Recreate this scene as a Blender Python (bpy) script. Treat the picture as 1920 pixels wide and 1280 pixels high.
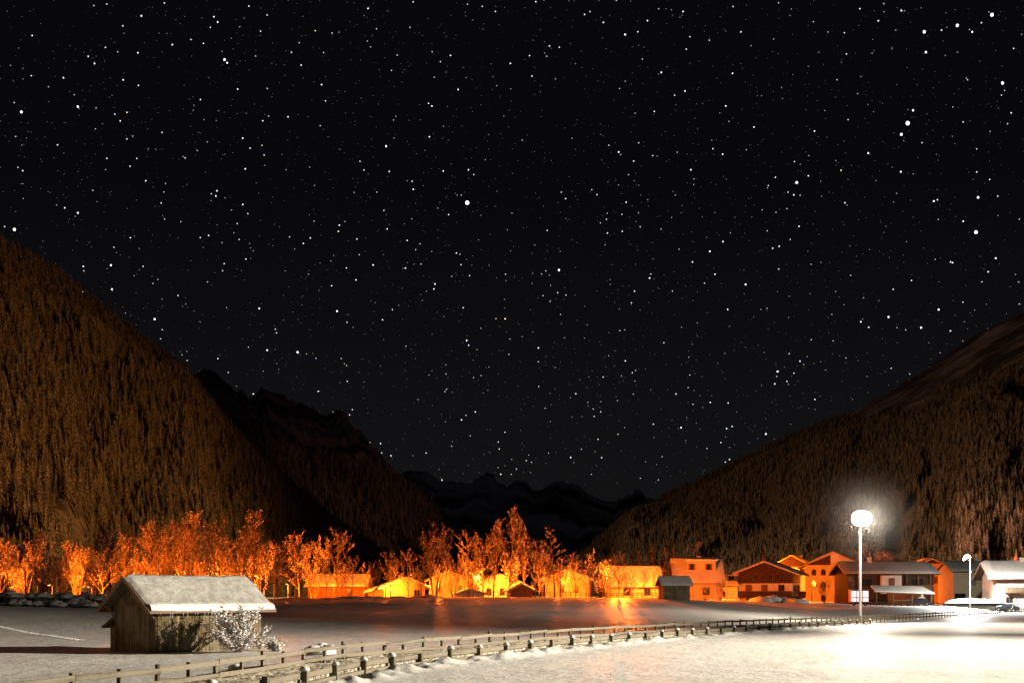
import bpy, math, random
import numpy as np
from mathutils import Matrix, Vector

for o in list(bpy.data.objects):
    bpy.data.objects.remove(o, do_unlink=True)
scene = bpy.context.scene
COL = scene.collection
R = math.radians
# ------------------------------------------------------------------ camera, world, exposure
FPX, HZ, EYE = 2400.0, 1110.0, 3.3          # focal length and horizon row (1920 px wide frame), eye height
cam_data = bpy.data.cameras.new('camera')
cam_data.sensor_width = 36.0
cam_data.lens = 45.0
cam_data.shift_y = (HZ - 640.0) / 1920.0
cam_data.clip_start = 0.5
cam_data.clip_end = 120000.0
cam = bpy.data.objects.new('camera', cam_data)
COL.objects.link(cam)
cam.location = (0, 0, EYE)
cam.rotation_euler = (R(90), 0, 0)
scene.camera = cam

world = bpy.data.worlds.new('World')
scene.world = world
world.use_nodes = True
wn = world.node_tree
wn.nodes.clear()
w_out = wn.nodes.new('ShaderNodeOutputWorld')
w_bg = wn.nodes.new('ShaderNodeBackground')
w_tc = wn.nodes.new('ShaderNodeTexCoord')
w_sep = wn.nodes.new('ShaderNodeSeparateXYZ')
w_rmp = wn.nodes.new('ShaderNodeValToRGB')
wn.links.new(w_tc.outputs['Generated'], w_sep.inputs[0])
wn.links.new(w_sep.outputs['Z'], w_rmp.inputs[0])
wn.links.new(w_rmp.outputs[0], w_bg.inputs[0])
wn.links.new(w_bg.outputs[0], w_out.inputs[0])
w_rmp.color_ramp.elements[0].position = 0.0
w_rmp.color_ramp.elements[0].color = (0.0075, 0.0072, 0.0078, 1)
w_rmp.color_ramp.elements[1].position = 0.30
w_rmp.color_ramp.elements[1].color = (0.0024, 0.0022, 0.0031, 1)
w_bg.inputs[1].default_value = 1.0

scene.view_settings.view_transform = 'Standard'
scene.view_settings.look = 'None'
scene.view_settings.exposure = 0.0
scene.view_settings.gamma = 1.0
scene.view_settings.use_curve_mapping = False
scene.render.engine = 'CYCLES'
cy = scene.cycles
cy.use_denoising = True
cy.use_adaptive_sampling = False
cy.denoiser = 'OPENIMAGEDENOISE'
cy.denoising_input_passes = 'RGB_ALBEDO_NORMAL'
cy.denoising_prefilter = 'NONE'
cy.max_bounces = 4
cy.diffuse_bounces = 2
cy.glossy_bounces = 2
cy.transmission_bounces = 2
cy.volume_bounces = 0
cy.sample_clamp_indirect = 1.0
cy.caustics_reflective = False
cy.caustics_refractive = False
cy.use_light_tree = True

SODIUM = (1.0, 0.15, 0.008)
WHITE = (1.0, 0.87, 0.68)


# ------------------------------------------------------------------ helpers
def X_at(px, Y):
    return (px - 960.0) / FPX * Y


def Z_at(py, Y):
    return EYE + (HZ - py) / FPX * Y


def smooth(a, b, x):
    t = np.clip((np.asarray(x, float) - a) / (b - a), 0, 1)
    return t * t * (3 - 2 * t)


def _hash(ix, iy, seed):
    n = (ix.astype(np.int64) * 374761393 + iy.astype(np.int64) * 668265263 + seed * 1442695041) & 0x7fffffff
    n = ((n ^ (n >> 13)) * 1274126177) & 0x7fffffff
    return ((n ^ (n >> 16)) & 0xffff) / 65535.0


def vnoise(x, y, seed=0):
    x = np.asarray(x, float); y = np.asarray(y, float)
    ix = np.floor(x); iy = np.floor(y)
    fx = x - ix; fy = y - iy
    fx = fx * fx * (3 - 2 * fx); fy = fy * fy * (3 - 2 * fy)
    a = _hash(ix, iy, seed); b = _hash(ix + 1, iy, seed)
    c = _hash(ix, iy + 1, seed); d = _hash(ix + 1, iy + 1, seed)
    return (a * (1 - fx) + b * fx) * (1 - fy) + (c * (1 - fx) + d * fx) * fy - 0.5


def fbm(x, y, seed=0, octs=4):
    s = 0; a = 1.0
    for k in range(octs):
        s = s + a * vnoise(np.asarray(x) * 2 ** k, np.asarray(y) * 2 ** k, seed + k)
        a *= 0.5
    return s


def tag(o, label=None, cat=None, group=None, kind=None):
    if label: o['label'] = label
    if cat: o['category'] = cat
    if group: o['group'] = group
    if kind: o['kind'] = kind
    return o


def link(name, data, parent=None, loc=None, rotz=None, scale=None):
    o = bpy.data.objects.new(name, data)
    COL.objects.link(o)
    if parent is not None: o.parent = parent
    if loc is not None: o.location = loc
    if rotz is not None: o.rotation_euler = (0, 0, rotz)
    if scale is not None: o.scale = scale if hasattr(scale, '__len__') else (scale,) * 3
    return o


def thing(name, label, cat, loc=(0, 0, 0), rotz=0.0, group=None):
    o = link(name, None, None, loc, rotz)
    o.empty_display_size = 0.3
    return tag(o, label, cat, group)


class MB:
    """collects shapes for one mesh"""
    def __init__(s):
        s.v = []; s.f = []; s.m = []

    def add(s, vs, fs, m=0):
        n = len(s.v)
        s.v.extend([tuple(map(float, q)) for q in vs])
        s.f.extend([tuple(i + n for i in f) for f in fs])
        s.m.extend([m] * len(fs))
        return s

    def box(s, x0, x1, y0, y1, z0, z1, m=0, M=None):
        vs = [(x0, y0, z0), (x1, y0, z0), (x1, y1, z0), (x0, y1, z0), (x0, y0, z1), (x1, y0, z1), (x1, y1, z1), (x0, y1, z1)]
        if M is not None: vs = [M @ Vector(q) for q in vs]
        return s.add(vs, [(0, 3, 2, 1), (4, 5, 6, 7), (0, 1, 5, 4), (1, 2, 6, 5), (2, 3, 7, 6), (3, 0, 4, 7)], m)

    def tube(s, p0, p1, r0, r1, n=6, m=0, caps=True):
        p0 = Vector(p0); p1 = Vector(p1)
        d = (p1 - p0).normalized()
        a = d.orthogonal().normalized(); b = d.cross(a)
        vs = []
        for p, r in ((p0, r0), (p1, r1)):
            for k in range(n):
                t = 2 * math.pi * k / n
                vs.append(p + a * (r * math.cos(t)) + b * (r * math.sin(t)))
        fs = [(k, (k + 1) % n, n + (k + 1) % n, n + k) for k in range(n)]
        if caps: fs += [tuple(range(n - 1, -1, -1)), tuple(range(n, 2 * n))]
        return s.add(vs, fs, m)

    def prism(s, prof, y0, y1, m=0):
        """profile in xz, extruded along y"""
        n = len(prof)
        vs = [(x, y0, z) for x, z in prof] + [(x, y1, z) for x, z in prof]
        fs = [(k, (k + 1) % n, n + (k + 1) % n, n + k) for k in range(n)]
        fs += [tuple(range(n - 1, -1, -1)), tuple(range(n, 2 * n))]
        return s.add(vs, fs, m)

    def data(s, name, mats, smooth_=False):
        me = bpy.data.meshes.new(name)
        me.from_pydata(s.v, [], s.f)
        for mt in (mats if isinstance(mats, (list, tuple)) else [mats]): me.materials.append(mt)
        me.polygons.foreach_set('material_index', s.m)
        if smooth_: me.polygons.foreach_set('use_smooth', [True] * len(s.f))
        me.validate(); me.update()
        return me

    def build(s, name, mats, parent=None, loc=None, rotz=None, smooth_=False):
        return link(name, s.data(name, mats, smooth_), parent, loc, rotz)


def grid_mesh(name, V, nu, nv, mats, smooth_=True, extra=None):
    """V: (nu*nv,3) row major (nu rows, nv cols)"""
    idx = np.arange(nu * nv).reshape(nu, nv)
    q = np.stack([idx[:-1, :-1], idx[:-1, 1:], idx[1:, 1:], idx[1:, :-1]], -1).reshape(-1, 4)
    V = np.asarray(V, float)
    if extra is not None:
        base = len(V)
        V = np.vstack([V, extra])
        q = np.vstack([q, [[base, base + 1, base + 2, base + 3]]])
    me = bpy.data.meshes.new(name)
    me.vertices.add(len(V)); me.vertices.foreach_set('co', V.astype(np.float32).ravel())
    me.loops.add(len(q) * 4); me.loops.foreach_set('vertex_index', q.astype(np.int32).ravel())
    me.polygons.add(len(q))
    me.polygons.foreach_set('loop_start', np.arange(0, len(q) * 4, 4, dtype=np.int32))
    me.polygons.foreach_set('loop_total', np.full(len(q), 4, np.int32))
    me.update(calc_edges=True)
    if smooth_: me.polygons.foreach_set('use_smooth', np.ones(len(q), bool))
    for mt in (mats if isinstance(mats, (list, tuple)) else [mats]): me.materials.append(mt)
    me.validate()
    return me


# ------------------------------------------------------------------ materials
def mat_base(name):
    m = bpy.data.materials.new(name)
    m.use_nodes = True
    nt = m.node_tree
    return m, nt, nt.nodes['Principled BSDF']


def mat(name, c1, c2=None, rough=0.8, scale=3.0, bump=0.0, bscale=None, stretch=(1, 1, 1), metal=0.0, contrast=(0.35, 0.65), coord='Object', spec=0.2, bdist=0.05, detail=4.0):
    m, nt, b = mat_base(name)
    b.inputs['Roughness'].default_value = rough
    b.inputs['Metallic'].default_value = metal
    b.inputs['Specular IOR Level'].default_value = spec
    c1 = tuple(c1) + (1,)
    if c2 is None and not bump:
        b.inputs['Base Color'].default_value = c1
        return m
    tc = nt.nodes.new('ShaderNodeTexCoord')
    mp = nt.nodes.new('ShaderNodeMapping')
    mp.inputs['Scale'].default_value = stretch
    nt.links.new(tc.outputs[coord], mp.inputs[0])
    if c2 is not None:
        nz = nt.nodes.new('ShaderNodeTexNoise')
        nz.inputs['Scale'].default_value = scale
        nz.inputs['Detail'].default_value = detail
        nt.links.new(mp.outputs[0], nz.inputs['Vector'])
        rp = nt.nodes.new('ShaderNodeValToRGB')
        rp.color_ramp.elements[0].position = contrast[0]; rp.color_ramp.elements[0].color = c1
        rp.color_ramp.elements[1].position = contrast[1]; rp.color_ramp.elements[1].color = tuple(c2) + (1,)
        nt.links.new(nz.outputs['Fac'], rp.inputs[0])
        nt.links.new(rp.outputs[0], b.inputs['Base Color'])
    else:
        b.inputs['Base Color'].default_value = c1
    if bump:
        n2 = nt.nodes.new('ShaderNodeTexNoise')
        n2.inputs['Scale'].default_value = bscale or scale
        n2.inputs['Detail'].default_value = 5
        nt.links.new(mp.outputs[0], n2.inputs['Vector'])
        bp = nt.nodes.new('ShaderNodeBump')
        bp.inputs['Strength'].default_value = bump
        bp.inputs['Distance'].default_value = bdist
        nt.links.new(n2.outputs['Fac'], bp.inputs['Height'])
        nt.links.new(bp.outputs[0], b.inputs['Normal'])
    return m


def emit(name, col, strength, sample=False):
    m, nt, b = mat_base(name)
    b.inputs['Base Color'].default_value = (0.8, 0.8, 0.8, 1)
    b.inputs['Emission Color'].default_value = tuple(col) + (1,)
    b.inputs['Emission Strength'].default_value = strength
    m.cycles.emission_sampling = 'AUTO' if sample else 'NONE'
    return m


def wood_mat(name, c1, c2, scale=5.0, grey=(0.20, 0.18, 0.15)):
    """weathered boards: each object a shade of its own, long grain, greyed patches"""
    m, nt, b = mat_base(name)
    b.inputs['Roughness'].default_value = 0.85
    b.inputs['Specular IOR Level'].default_value = 0.1
    tc = nt.nodes.new('ShaderNodeTexCoord')
    mp = nt.nodes.new('ShaderNodeMapping'); mp.inputs['Scale'].default_value = (6, 6, 0.5)
    nz = nt.nodes.new('ShaderNodeTexNoise'); nz.inputs['Scale'].default_value = scale; nz.inputs['Detail'].default_value = 6
    oi = nt.nodes.new('ShaderNodeObjectInfo')
    nt.links.new(tc.outputs['Object'], mp.inputs[0])
    add = nt.nodes.new('ShaderNodeVectorMath'); add.operation = 'ADD'
    nt.links.new(mp.outputs[0], add.inputs[0])
    cmb = nt.nodes.new('ShaderNodeVectorMath'); cmb.operation = 'SCALE'
    cmb.inputs[0].default_value = (37, 11, 5)
    nt.links.new(oi.outputs['Random'], cmb.inputs['Scale'])
    nt.links.new(cmb.outputs[0], add.inputs[1])
    nt.links.new(add.outputs[0], nz.inputs['Vector'])
    rp = nt.nodes.new('ShaderNodeValToRGB')
    rp.color_ramp.elements[0].position = 0.3; rp.color_ramp.elements[0].color = tuple(c1) + (1,)
    rp.color_ramp.elements[1].position = 0.7; rp.color_ramp.elements[1].color = tuple(c2) + (1,)
    nt.links.new(nz.outputs['Fac'], rp.inputs[0])
    hs = nt.nodes.new('ShaderNodeHueSaturation')
    mr = nt.nodes.new('ShaderNodeMapRange')
    mr.inputs['To Min'].default_value = 0.55; mr.inputs['To Max'].default_value = 1.35
    nt.links.new(oi.outputs['Random'], mr.inputs[0])
    nt.links.new(mr.outputs[0], hs.inputs['Value'])
    nt.links.new(rp.outputs[0], hs.inputs['Color'])
    mx = nt.nodes.new('ShaderNodeMix'); mx.data_type = 'RGBA'
    n2 = nt.nodes.new('ShaderNodeTexNoise'); n2.inputs['Scale'].default_value = 0.9
    nt.links.new(tc.outputs['Object'], n2.inputs['Vector'])
    r2 = nt.nodes.new('ShaderNodeValToRGB'); r2.color_ramp.elements[0].position = 0.45; r2.color_ramp.elements[1].position = 0.7
    nt.links.new(n2.outputs['Fac'], r2.inputs[0])
    nt.links.new(r2.outputs[0], mx.inputs['Factor'])
    nt.links.new(hs.outputs[0], mx.inputs['A'])
    mx.inputs['B'].default_value = tuple(grey) + (1,)
    nt.links.new(mx.outputs['Result'], b.inputs['Base Color'])
    return m


def snow_mat(name, c1=(0.72, 0.71, 0.69), c2=(0.82, 0.81, 0.79), big=0.25, bump=0.7, bscale=1.3, bdist=0.15):
    m, nt, b = mat_base(name)
    b.inputs['Roughness'].default_value = 0.55
    b.inputs['Specular IOR Level'].default_value = 0.15
    tc = nt.nodes.new('ShaderNodeTexCoord')
    n1 = nt.nodes.new('ShaderNodeTexNoise'); n1.inputs['Scale'].default_value = big; n1.inputs['Detail'].default_value = 6
    nt.links.new(tc.outputs['Object'], n1.inputs['Vector'])
    rp = nt.nodes.new('ShaderNodeValToRGB')
    rp.color_ramp.elements[0].position = 0.35; rp.color_ramp.elements[0].color = tuple(c1) + (1,)
    rp.color_ramp.elements[1].position = 0.65; rp.color_ramp.elements[1].color = tuple(c2) + (1,)
    nt.links.new(n1.outputs['Fac'], rp.inputs[0])
    nt.links.new(rp.outputs[0], b.inputs['Base Color'])
    n2 = nt.nodes.new('ShaderNodeTexNoise'); n2.inputs['Scale'].default_value = bscale; n2.inputs['Detail'].default_value = 7
    n2.inputs['Roughness'].default_value = 0.62
    nt.links.new(tc.outputs['Object'], n2.inputs['Vector'])
    bp = nt.nodes.new('ShaderNodeBump'); bp.inputs['Strength'].default_value = bump; bp.inputs['Distance'].default_value = bdist
    nt.links.new(n2.outputs['Fac'], bp.inputs['Height'])
    nt.links.new(bp.outputs[0], b.inputs['Normal'])
    return m


M = {}
M['snow'] = snow_mat('snow_ground')
M['snow_roof'] = snow_mat('snow_roof', big=1.0, bump=0.5, bscale=3.0, bdist=0.06)
M['snow_old'] = snow_mat('old_roof_snow', (0.36, 0.35, 0.33), (0.52, 0.51, 0.48), big=2.2, bump=0.9, bscale=5.0, bdist=0.08)
M['snow_fresh'] = snow_mat('eaves_snow', big=1.0, bump=0.6, bscale=4.0, bdist=0.08)
M['snow_cap'] = snow_mat('snow_cap', big=2.0, bump=0.4, bscale=6.0, bdist=0.03)
M['ice'] = mat('ice', (0.55, 0.58, 0.62), rough=0.15, spec=0.5)
M['path'] = mat('frozen_gravel', (0.20, 0.16, 0.10), (0.78, 0.72, 0.60), rough=0.9, scale=5.5, bump=1.0, bscale=6.0, bdist=0.1, contrast=(0.36, 0.6))
M['barn'] = wood_mat('barn_boards', (0.065, 0.045, 0.024), (0.24, 0.185, 0.10), grey=(0.22, 0.19, 0.135))
M['fence'] = wood_mat('fence_wood', (0.09, 0.075, 0.05), (0.24, 0.205, 0.145), grey=(0.24, 0.22, 0.18))
M['darkwood'] = mat('dark_stained_wood', (0.030, 0.017, 0.010), (0.075, 0.042, 0.022), scale=1.5, stretch=(6, 6, 1), bump=0.3, bdist=0.02)
M['redwood'] = mat('reddish_wood', (0.14, 0.055, 0.025), (0.25, 0.10, 0.045), scale=1.5, stretch=(6, 6, 1))
M['trimwood'] = mat('trim_wood', (0.10, 0.065, 0.035), (0.18, 0.12, 0.07), scale=4)
M['barge'] = mat('barge_board', (0.16, 0.10, 0.08), (0.27, 0.18, 0.14), scale=4)
M['palewood'] = mat('pale_snowy_barge_wood', (0.42, 0.38, 0.33), (0.60, 0.56, 0.52), scale=2)
M['plaster'] = mat('white_plaster', (0.62, 0.58, 0.51), (0.72, 0.69, 0.62), scale=0.8)
M['cream'] = mat('cream_plaster', (0.56, 0.50, 0.34), (0.63, 0.57, 0.41), scale=0.6)
M['ochre'] = mat('ochre_plaster', (0.60, 0.46, 0.25), (0.68, 0.54, 0.32), scale=0.6)
M['lilac'] = mat('lilac_plaster', (0.62, 0.55, 0.68), (0.68, 0.62, 0.74), scale=0.6)
M['greywall'] = mat('grey_plaster', (0.30, 0.29, 0.26), (0.38, 0.37, 0.33), scale=0.6)
M['glass'] = mat('window_glass', (0.02, 0.022, 0.025), rough=0.12, spec=0.5)
M['curtain'] = mat('shutter', (0.16, 0.08, 0.05), (0.24, 0.12, 0.07), scale=2, stretch=(1, 1, 8))
M['bark'] = mat('bark', (0.10, 0.075, 0.05), (0.22, 0.17, 0.12), scale=4, stretch=(1, 1, 0.3))
M['twig'] = mat('frosted_twigs', (0.07, 0.05, 0.035), (0.40, 0.34, 0.28), scale=1.1, contrast=(0.42, 0.6))
M['frost'] = mat('frost_clumps', (0.88, 0.87, 0.86))
M['steel'] = mat('galvanised_steel', (0.50, 0.51, 0.52), (0.58, 0.59, 0.60), rough=0.45, metal=0.0, scale=3)
M['black'] = mat('black_rubber', (0.015, 0.015, 0.016), rough=0.7)
M['rock'] = mat('boulder_rock', (0.05, 0.047, 0.045), (0.15, 0.14, 0.13), scale=1.6, bump=0.7, bdist=0.15)
M['carblue'] = mat('dark_car_paint', (0.012, 0.018, 0.03), rough=0.25, spec=0.5)
M['carsilver'] = mat('silver_car_paint', (0.42, 0.43, 0.45), rough=0.3, spec=0.5)
M['concrete'] = mat('concrete', (0.28, 0.27, 0.25), (0.36, 0.35, 0.33), scale=1.5)
M['white'] = mat('white_panel', (0.82, 0.82, 0.82), rough=0.4)
M['glowpanel'] = None
M['redtrim'] = mat('red_trim', (0.40, 0.04, 0.03), rough=0.5)
M['flood'] = emit('floodlight_lens', (1.0, 0.97, 0.90), 5.0)
M['sodium'] = emit('sodium_lens', (1.0, 0.45, 0.08), 8.0)
M['lamppost'] = mat('dark_green_lamp_post', (0.02, 0.025, 0.02), rough=0.6)
M['redlamp'] = emit('red_beacon', (1.0, 0.02, 0.01), 6.0)
M['glowpanel'] = emit('glowing_panel', (1.0, .95, .93), 1.1)  # white glow put into the trailer panel material
M['hedge'] = mat('hedge_leaves', (0.03, 0.035, 0.03), (0.10, 0.09, 0.08), scale=4)


def spruce_mat():
    m, nt, b = mat_base('frosted_spruce')
    b.inputs['Roughness'].default_value = 0.9
    b.inputs['Specular IOR Level'].default_value = 0.05
    tc = nt.nodes.new('ShaderNodeTexCoord')
    oi = nt.nodes.new('ShaderNodeObjectInfo')
    nz = nt.nodes.new('ShaderNodeTexNoise'); nz.inputs['Scale'].default_value = 16; nz.inputs['Detail'].default_value = 3
    ad = nt.nodes.new('ShaderNodeVectorMath'); ad.operation = 'ADD'
    nt.links.new(tc.outputs['Object'], ad.inputs[0]); nt.links.new(oi.outputs['Random'], ad.inputs[1])
    nt.links.new(ad.outputs[0], nz.inputs['Vector'])
    rp = nt.nodes.new('ShaderNodeValToRGB')
    e = rp.color_ramp.elements
    e[0].position = 0.38; e[0].color = (0.045, 0.05, 0.036, 1)
    e[1].position = 0.72; e[1].color = (0.34, 0.32, 0.28, 1)
    nt.links.new(nz.outputs['Fac'], rp.inputs[0])
    hs = nt.nodes.new('ShaderNodeHueSaturation')
    mr = nt.nodes.new('ShaderNodeMapRange'); mr.inputs['To Min'].default_value = 0.6; mr.inputs['To Max'].default_value = 1.35
    nt.links.new(oi.outputs['Random'], mr.inputs[0]); nt.links.new(mr.outputs[0], hs.inputs['Value'])
    nt.links.new(rp.outputs[0], hs.inputs['Color'])
    nt.links.new(hs.outputs[0], b.inputs['Base Color'])
    return m


M['spruce'] = spruce_mat()


def hill_mat(name, c1, c2, c3=None, s=0.01):
    return mat(name, c1, c2, rough=0.95, scale=s, contrast=(0.4, 0.6), bump=0.8, bscale=s * 4, bdist=8.0, spec=0.02, detail=8)


M['forest_floor'] = hill_mat('forest_floor', (0.06, 0.055, 0.045), (0.20, 0.19, 0.17), s=0.03)
M['hill_snow'] = hill_mat('open_hill_snow', (0.16, 0.15, 0.14), (0.62, 0.60, 0.58), s=0.012)
M['rock_snow'] = hill_mat('rocky_snow', (0.05, 0.048, 0.045), (0.34, 0.33, 0.33), s=0.01)
M['alp'] = hill_mat('alpine_snow', (0.05, 0.05, 0.06), (0.85, 0.85, 0.88), s=0.0022)

# ------------------------------------------------------------------ lights with a body: helpers
def spot(name, parent, loc, target, power, col, angle, blend=0.4, radius=0.4):
    l = bpy.data.lights.new(name, 'SPOT')
    l.energy = power; l.color = col; l.spot_size = R(angle); l.spot_blend = blend; l.shadow_soft_size = radius
    o = link(name, l, parent, loc)
    wl = Vector(parent.location) + Vector(loc) if parent is not None else Vector(loc)
    d = (Vector(target) - wl).normalized()
    q = d.to_track_quat('-Z', 'Y')
    o.rotation_mode = 'QUATERNION'
    if parent is not None:
        q = parent.rotation_euler.to_quaternion().inverted() @ q
    o.rotation_quaternion = q
    return o


def point(name, parent, loc, power, col, radius=0.2):
    l = bpy.data.lights.new(name, 'POINT')
    l.energy = power; l.color = col; l.shadow_soft_size = radius
    return link(name, l, parent, loc)


# ------------------------------------------------------------------ terrain
F_PX = np.array([-400, 40, 163, 330, 455, 572, 700, 830, 914, 1000, 1200, 1430, 1613, 1700, 1820, 1920, 2100], float)
F_Y = np.array([24, 31, 33, 37, 42, 48, 54, 60, 65, 71, 87, 112, 145, 165, 200, 240, 330], float)
F_ZT = np.array([1.2, 1.17, 1.2, 1.2, 1.2, 1.24, 1.21, 1.2, 1.2, 1.18, 1.12, 0.97, 0.66, 0.55, 0.40, 0.32, 0.3])
F_X = X_at(F_PX, F_Y)
_yy = np.linspace(24, 330, 600)
_xx = np.interp(_yy, F_Y, F_X)
for _ in range(60):
    _xx[1:-1] = 0.25 * _xx[:-2] + 0.5 * _xx[1:-1] + 0.25 * _xx[2:]
_dx = np.gradient(_xx, _yy)


def fence_x(Y): return np.interp(Y, _yy, _xx)
def fence_dx(Y): return np.interp(Y, _yy, _dx)
def fence_zt(Y): return np.interp(Y, F_Y, F_ZT)
def fence_pt(Y, s):
    """point s metres to the right of the back fence line"""
    d = float(fence_dx(Y)); n = math.hypot(1, d)
    return Vector((float(fence_x(Y)) + s / n, Y - s * d / n, 0))


def ground_z(X, Y):
    X = np.asarray(X, float); Y = np.asarray(Y, float)
    Yc = np.maximum(Y, 5.0)
    px = 960 + FPX * X / Yc
    d = fence_dx(Yc)
    s = (X - fence_x(Yc)) / np.sqrt(1 + d * d)
    zt = fence_zt(Yc)
    rise = np.interp(px, [-300, 200, 500, 900, 1250, 1450, 1700, 2300], [2.0, 2.0, 2.25, 2.55, 2.35, 1.45, 0.75, 0.6])
    y0 = np.interp(px, [0, 400, 900], [84, 88, 92])
    y1 = np.interp(px, [0, 300, 600, 900, 1300, 1500], [138, 150, 182, 205, 195, 215])
    fz = rise * smooth(0, 1, (Yc - y0) / (y1 - y0))
    fz = fz - np.where(px < 1330, np.clip(0.012 * (Yc - y1 - 6), 0, 0.9), 0)
    fz = fz - 0.6 * smooth(400, 900, Yc)
    near = (zt - 0.70)
    w = smooth(0, 13, -s)
    field = near * (1 - w) + fz * w
    field = field + 0.10 * fbm(X / 9, Yc / 9, 3, 3) + 0.03 * fbm(X / 1.7, Yc / 1.7, 9, 2)
    # low ploughed snow bank along the crest of the field
    bank = np.exp(-((Yc - (y1 - 3)) / 3.0) ** 2) * smooth(480, 560, px) * (1 - smooth(800, 850, px))
    field = field + bank * (0.32 + 0.55 * fbm(X / 3.0, Yc / 3.0, 21, 3))
    zr = zt - 0.85
    rink = zr + 0.035 * fbm(X / 2.2, Yc / 2.2, 5, 3)
    edge = np.exp(-((s - 3.5) / 0.7) ** 2) * (1 - smooth(120, 150, Yc))
    rink = rink + edge * (0.12 + 0.35 * fbm(X / 0.9, Yc / 0.9, 31, 3))
    g = np.where(s < 0.0, field, zt - 1.0)
    tw = smooth(2.65, 3.05, s)
    trench = (zt - 1.15) * (1 - tw) + rink * tw
    g = np.where(s > 2.35, trench, g)
    far = smooth(150, 200, Yc)
    wide = near * (1 - smooth(0, 8, s)) + rink * smooth(0, 8, s)
    g = np.where(s >= 0, g * (1 - far) + wide * far, g)
    back = smooth(250, 330, Yc) * smooth(0, 10, s)
    return g * (1 - back) + fz * back


def gz(X, Y): return float(ground_z(np.array([X]), np.array([Y]))[0])


rows = np.concatenate([np.geomspace(9, 420, 430), np.geomspace(435, 16000, 60)])
us = np.concatenate([np.linspace(-1.5, -0.47, 50), np.linspace(-0.46, 0.46, 700), np.linspace(0.47, 1.5, 50)])
UU, YY = np.meshgrid(us, rows)
XX = UU * YY
ZZ = ground_z(XX.ravel(), YY.ravel())
V = np.stack([XX.ravel(), YY.ravel(), ZZ], -1)
ground = link('ground', grid_mesh('ground', V, len(rows), len(us), M['snow'],
              extra=np.array([[-20000, -20000, -2.5], [20000, -20000, -2.5], [20000, 20000, -2.5], [-20000, 20000, -2.5]])))
tag(ground, 'snow covered valley meadow with a gentle rise', None, None, 'structure')

# gravelly frozen path between the two fences
ys = np.linspace(25, 150, 520)
ss = np.concatenate([np.linspace(-0.25, 2.33, 22), [2.36, 2.38]])
PV = []
for Y in ys:
    for j, s in enumerate(ss):
        p = fence_pt(Y, s)
        z = float(fence_zt(Y)) - 0.58
        if j < 22:
            z += 0.10 * float(fbm(p.x / 0.6, p.y / 0.6, 41, 3)) - 0.20 * (1 - smooth(-0.3, 0.1, s)) - 0.05 * smooth(1.9, 2.3, s)
        if j == 23: z -= 0.9
        PV.append((p.x, p.y, z - 0.55 * float(smooth(138, 150, Y))))
path = link('path', grid_mesh('path', PV, len(ys), len(ss), M['path']))
tag(path, 'rough frozen gravel path running between two timber fences', None, None, 'structure')


# ------------------------------------------------------------------ mountains
def hill(name, label, ridge, foot, nu, nv, m, amp, seed, prof=1.1, drop=12, gully=60.0, jag=0.0):
    """ridge: (px, py, depth) ; foot: (px, depth). returns sampler"""
    ridge = np.array(ridge, float); foot = np.array(foot, float)
    rp = np.stack([X_at(ridge[:, 0], ridge[:, 2]), ridge[:, 2], Z_at(ridge[:, 1] + drop, ridge[:, 2])], -1)
    fp = np.stack([X_at(foot[:, 0], foot[:, 1]), foot[:, 1], np.full(len(foot), 1.0)], -1)
    tr = np.linspace(0, 1, len(ridge)); tf = np.linspace(0, 1, len(foot))

    def surf(t, v):
        t = np.asarray(t, float); v = np.asarray(v, float)
        r = np.stack([np.interp(t, tr, rp[:, k]) for k in range(3)], -1)
        f = np.stack([np.interp(t, tf, fp[:, k]) for k in range(3)], -1)
        vc = np.minimum(v, 1.0)
        p = f + (r - f) * vc[..., None]
        p[..., 2] = f[..., 2] + (r[..., 2] - f[..., 2]) * vc ** prof
        over = np.maximum(v - 1.0, 0)
        hor = (r - f); hor[..., 2] = 0
        p = p + hor * over[..., None]
        p[..., 2] -= over * (r[..., 2] - f[..., 2]) * 1.0
        env = np.sin(np.clip(v, 0, 1) * math.pi) ** 0.7 * (1 - 0.55 * np.clip(v, 0, 1))
        L = np.linalg.norm(rp[-1] - rp[0]) / gully
        g = fbm(t * L + 0.6 * vnoise(t * 9, v * 5, seed + 7), v * 2.2, seed, 4)
        big = fbm(t * L * 0.3, v * 1.5, seed + 3, 3)
        p[..., 2] += amp * env * (g + 1.2 * big)
        p[..., 2] += amp * 0.10 * vnoise(t * L * 3, v * 30, seed + 5) * (v > 0.9)
        if jag:
            w_ = np.clip((v - 0.35) / 0.5, 0, 1)
            rough_ = fbm(t * 22, v * 2.0, seed + 15, 5)
            p[..., 2] += jag * w_ * rough_
        return p
    T, Vv = np.meshgrid(np.linspace(0, 1, nu), np.concatenate([np.linspace(0, 1, nv), [1.1, 1.35, 1.7]]), indexing='ij')
    P = surf(T, Vv)
    o = link(name, grid_mesh(name, P.reshape(-1, 3), nu, nv + 3, m))
    tag(o, label, None, None, 'structure')
    return surf


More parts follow.
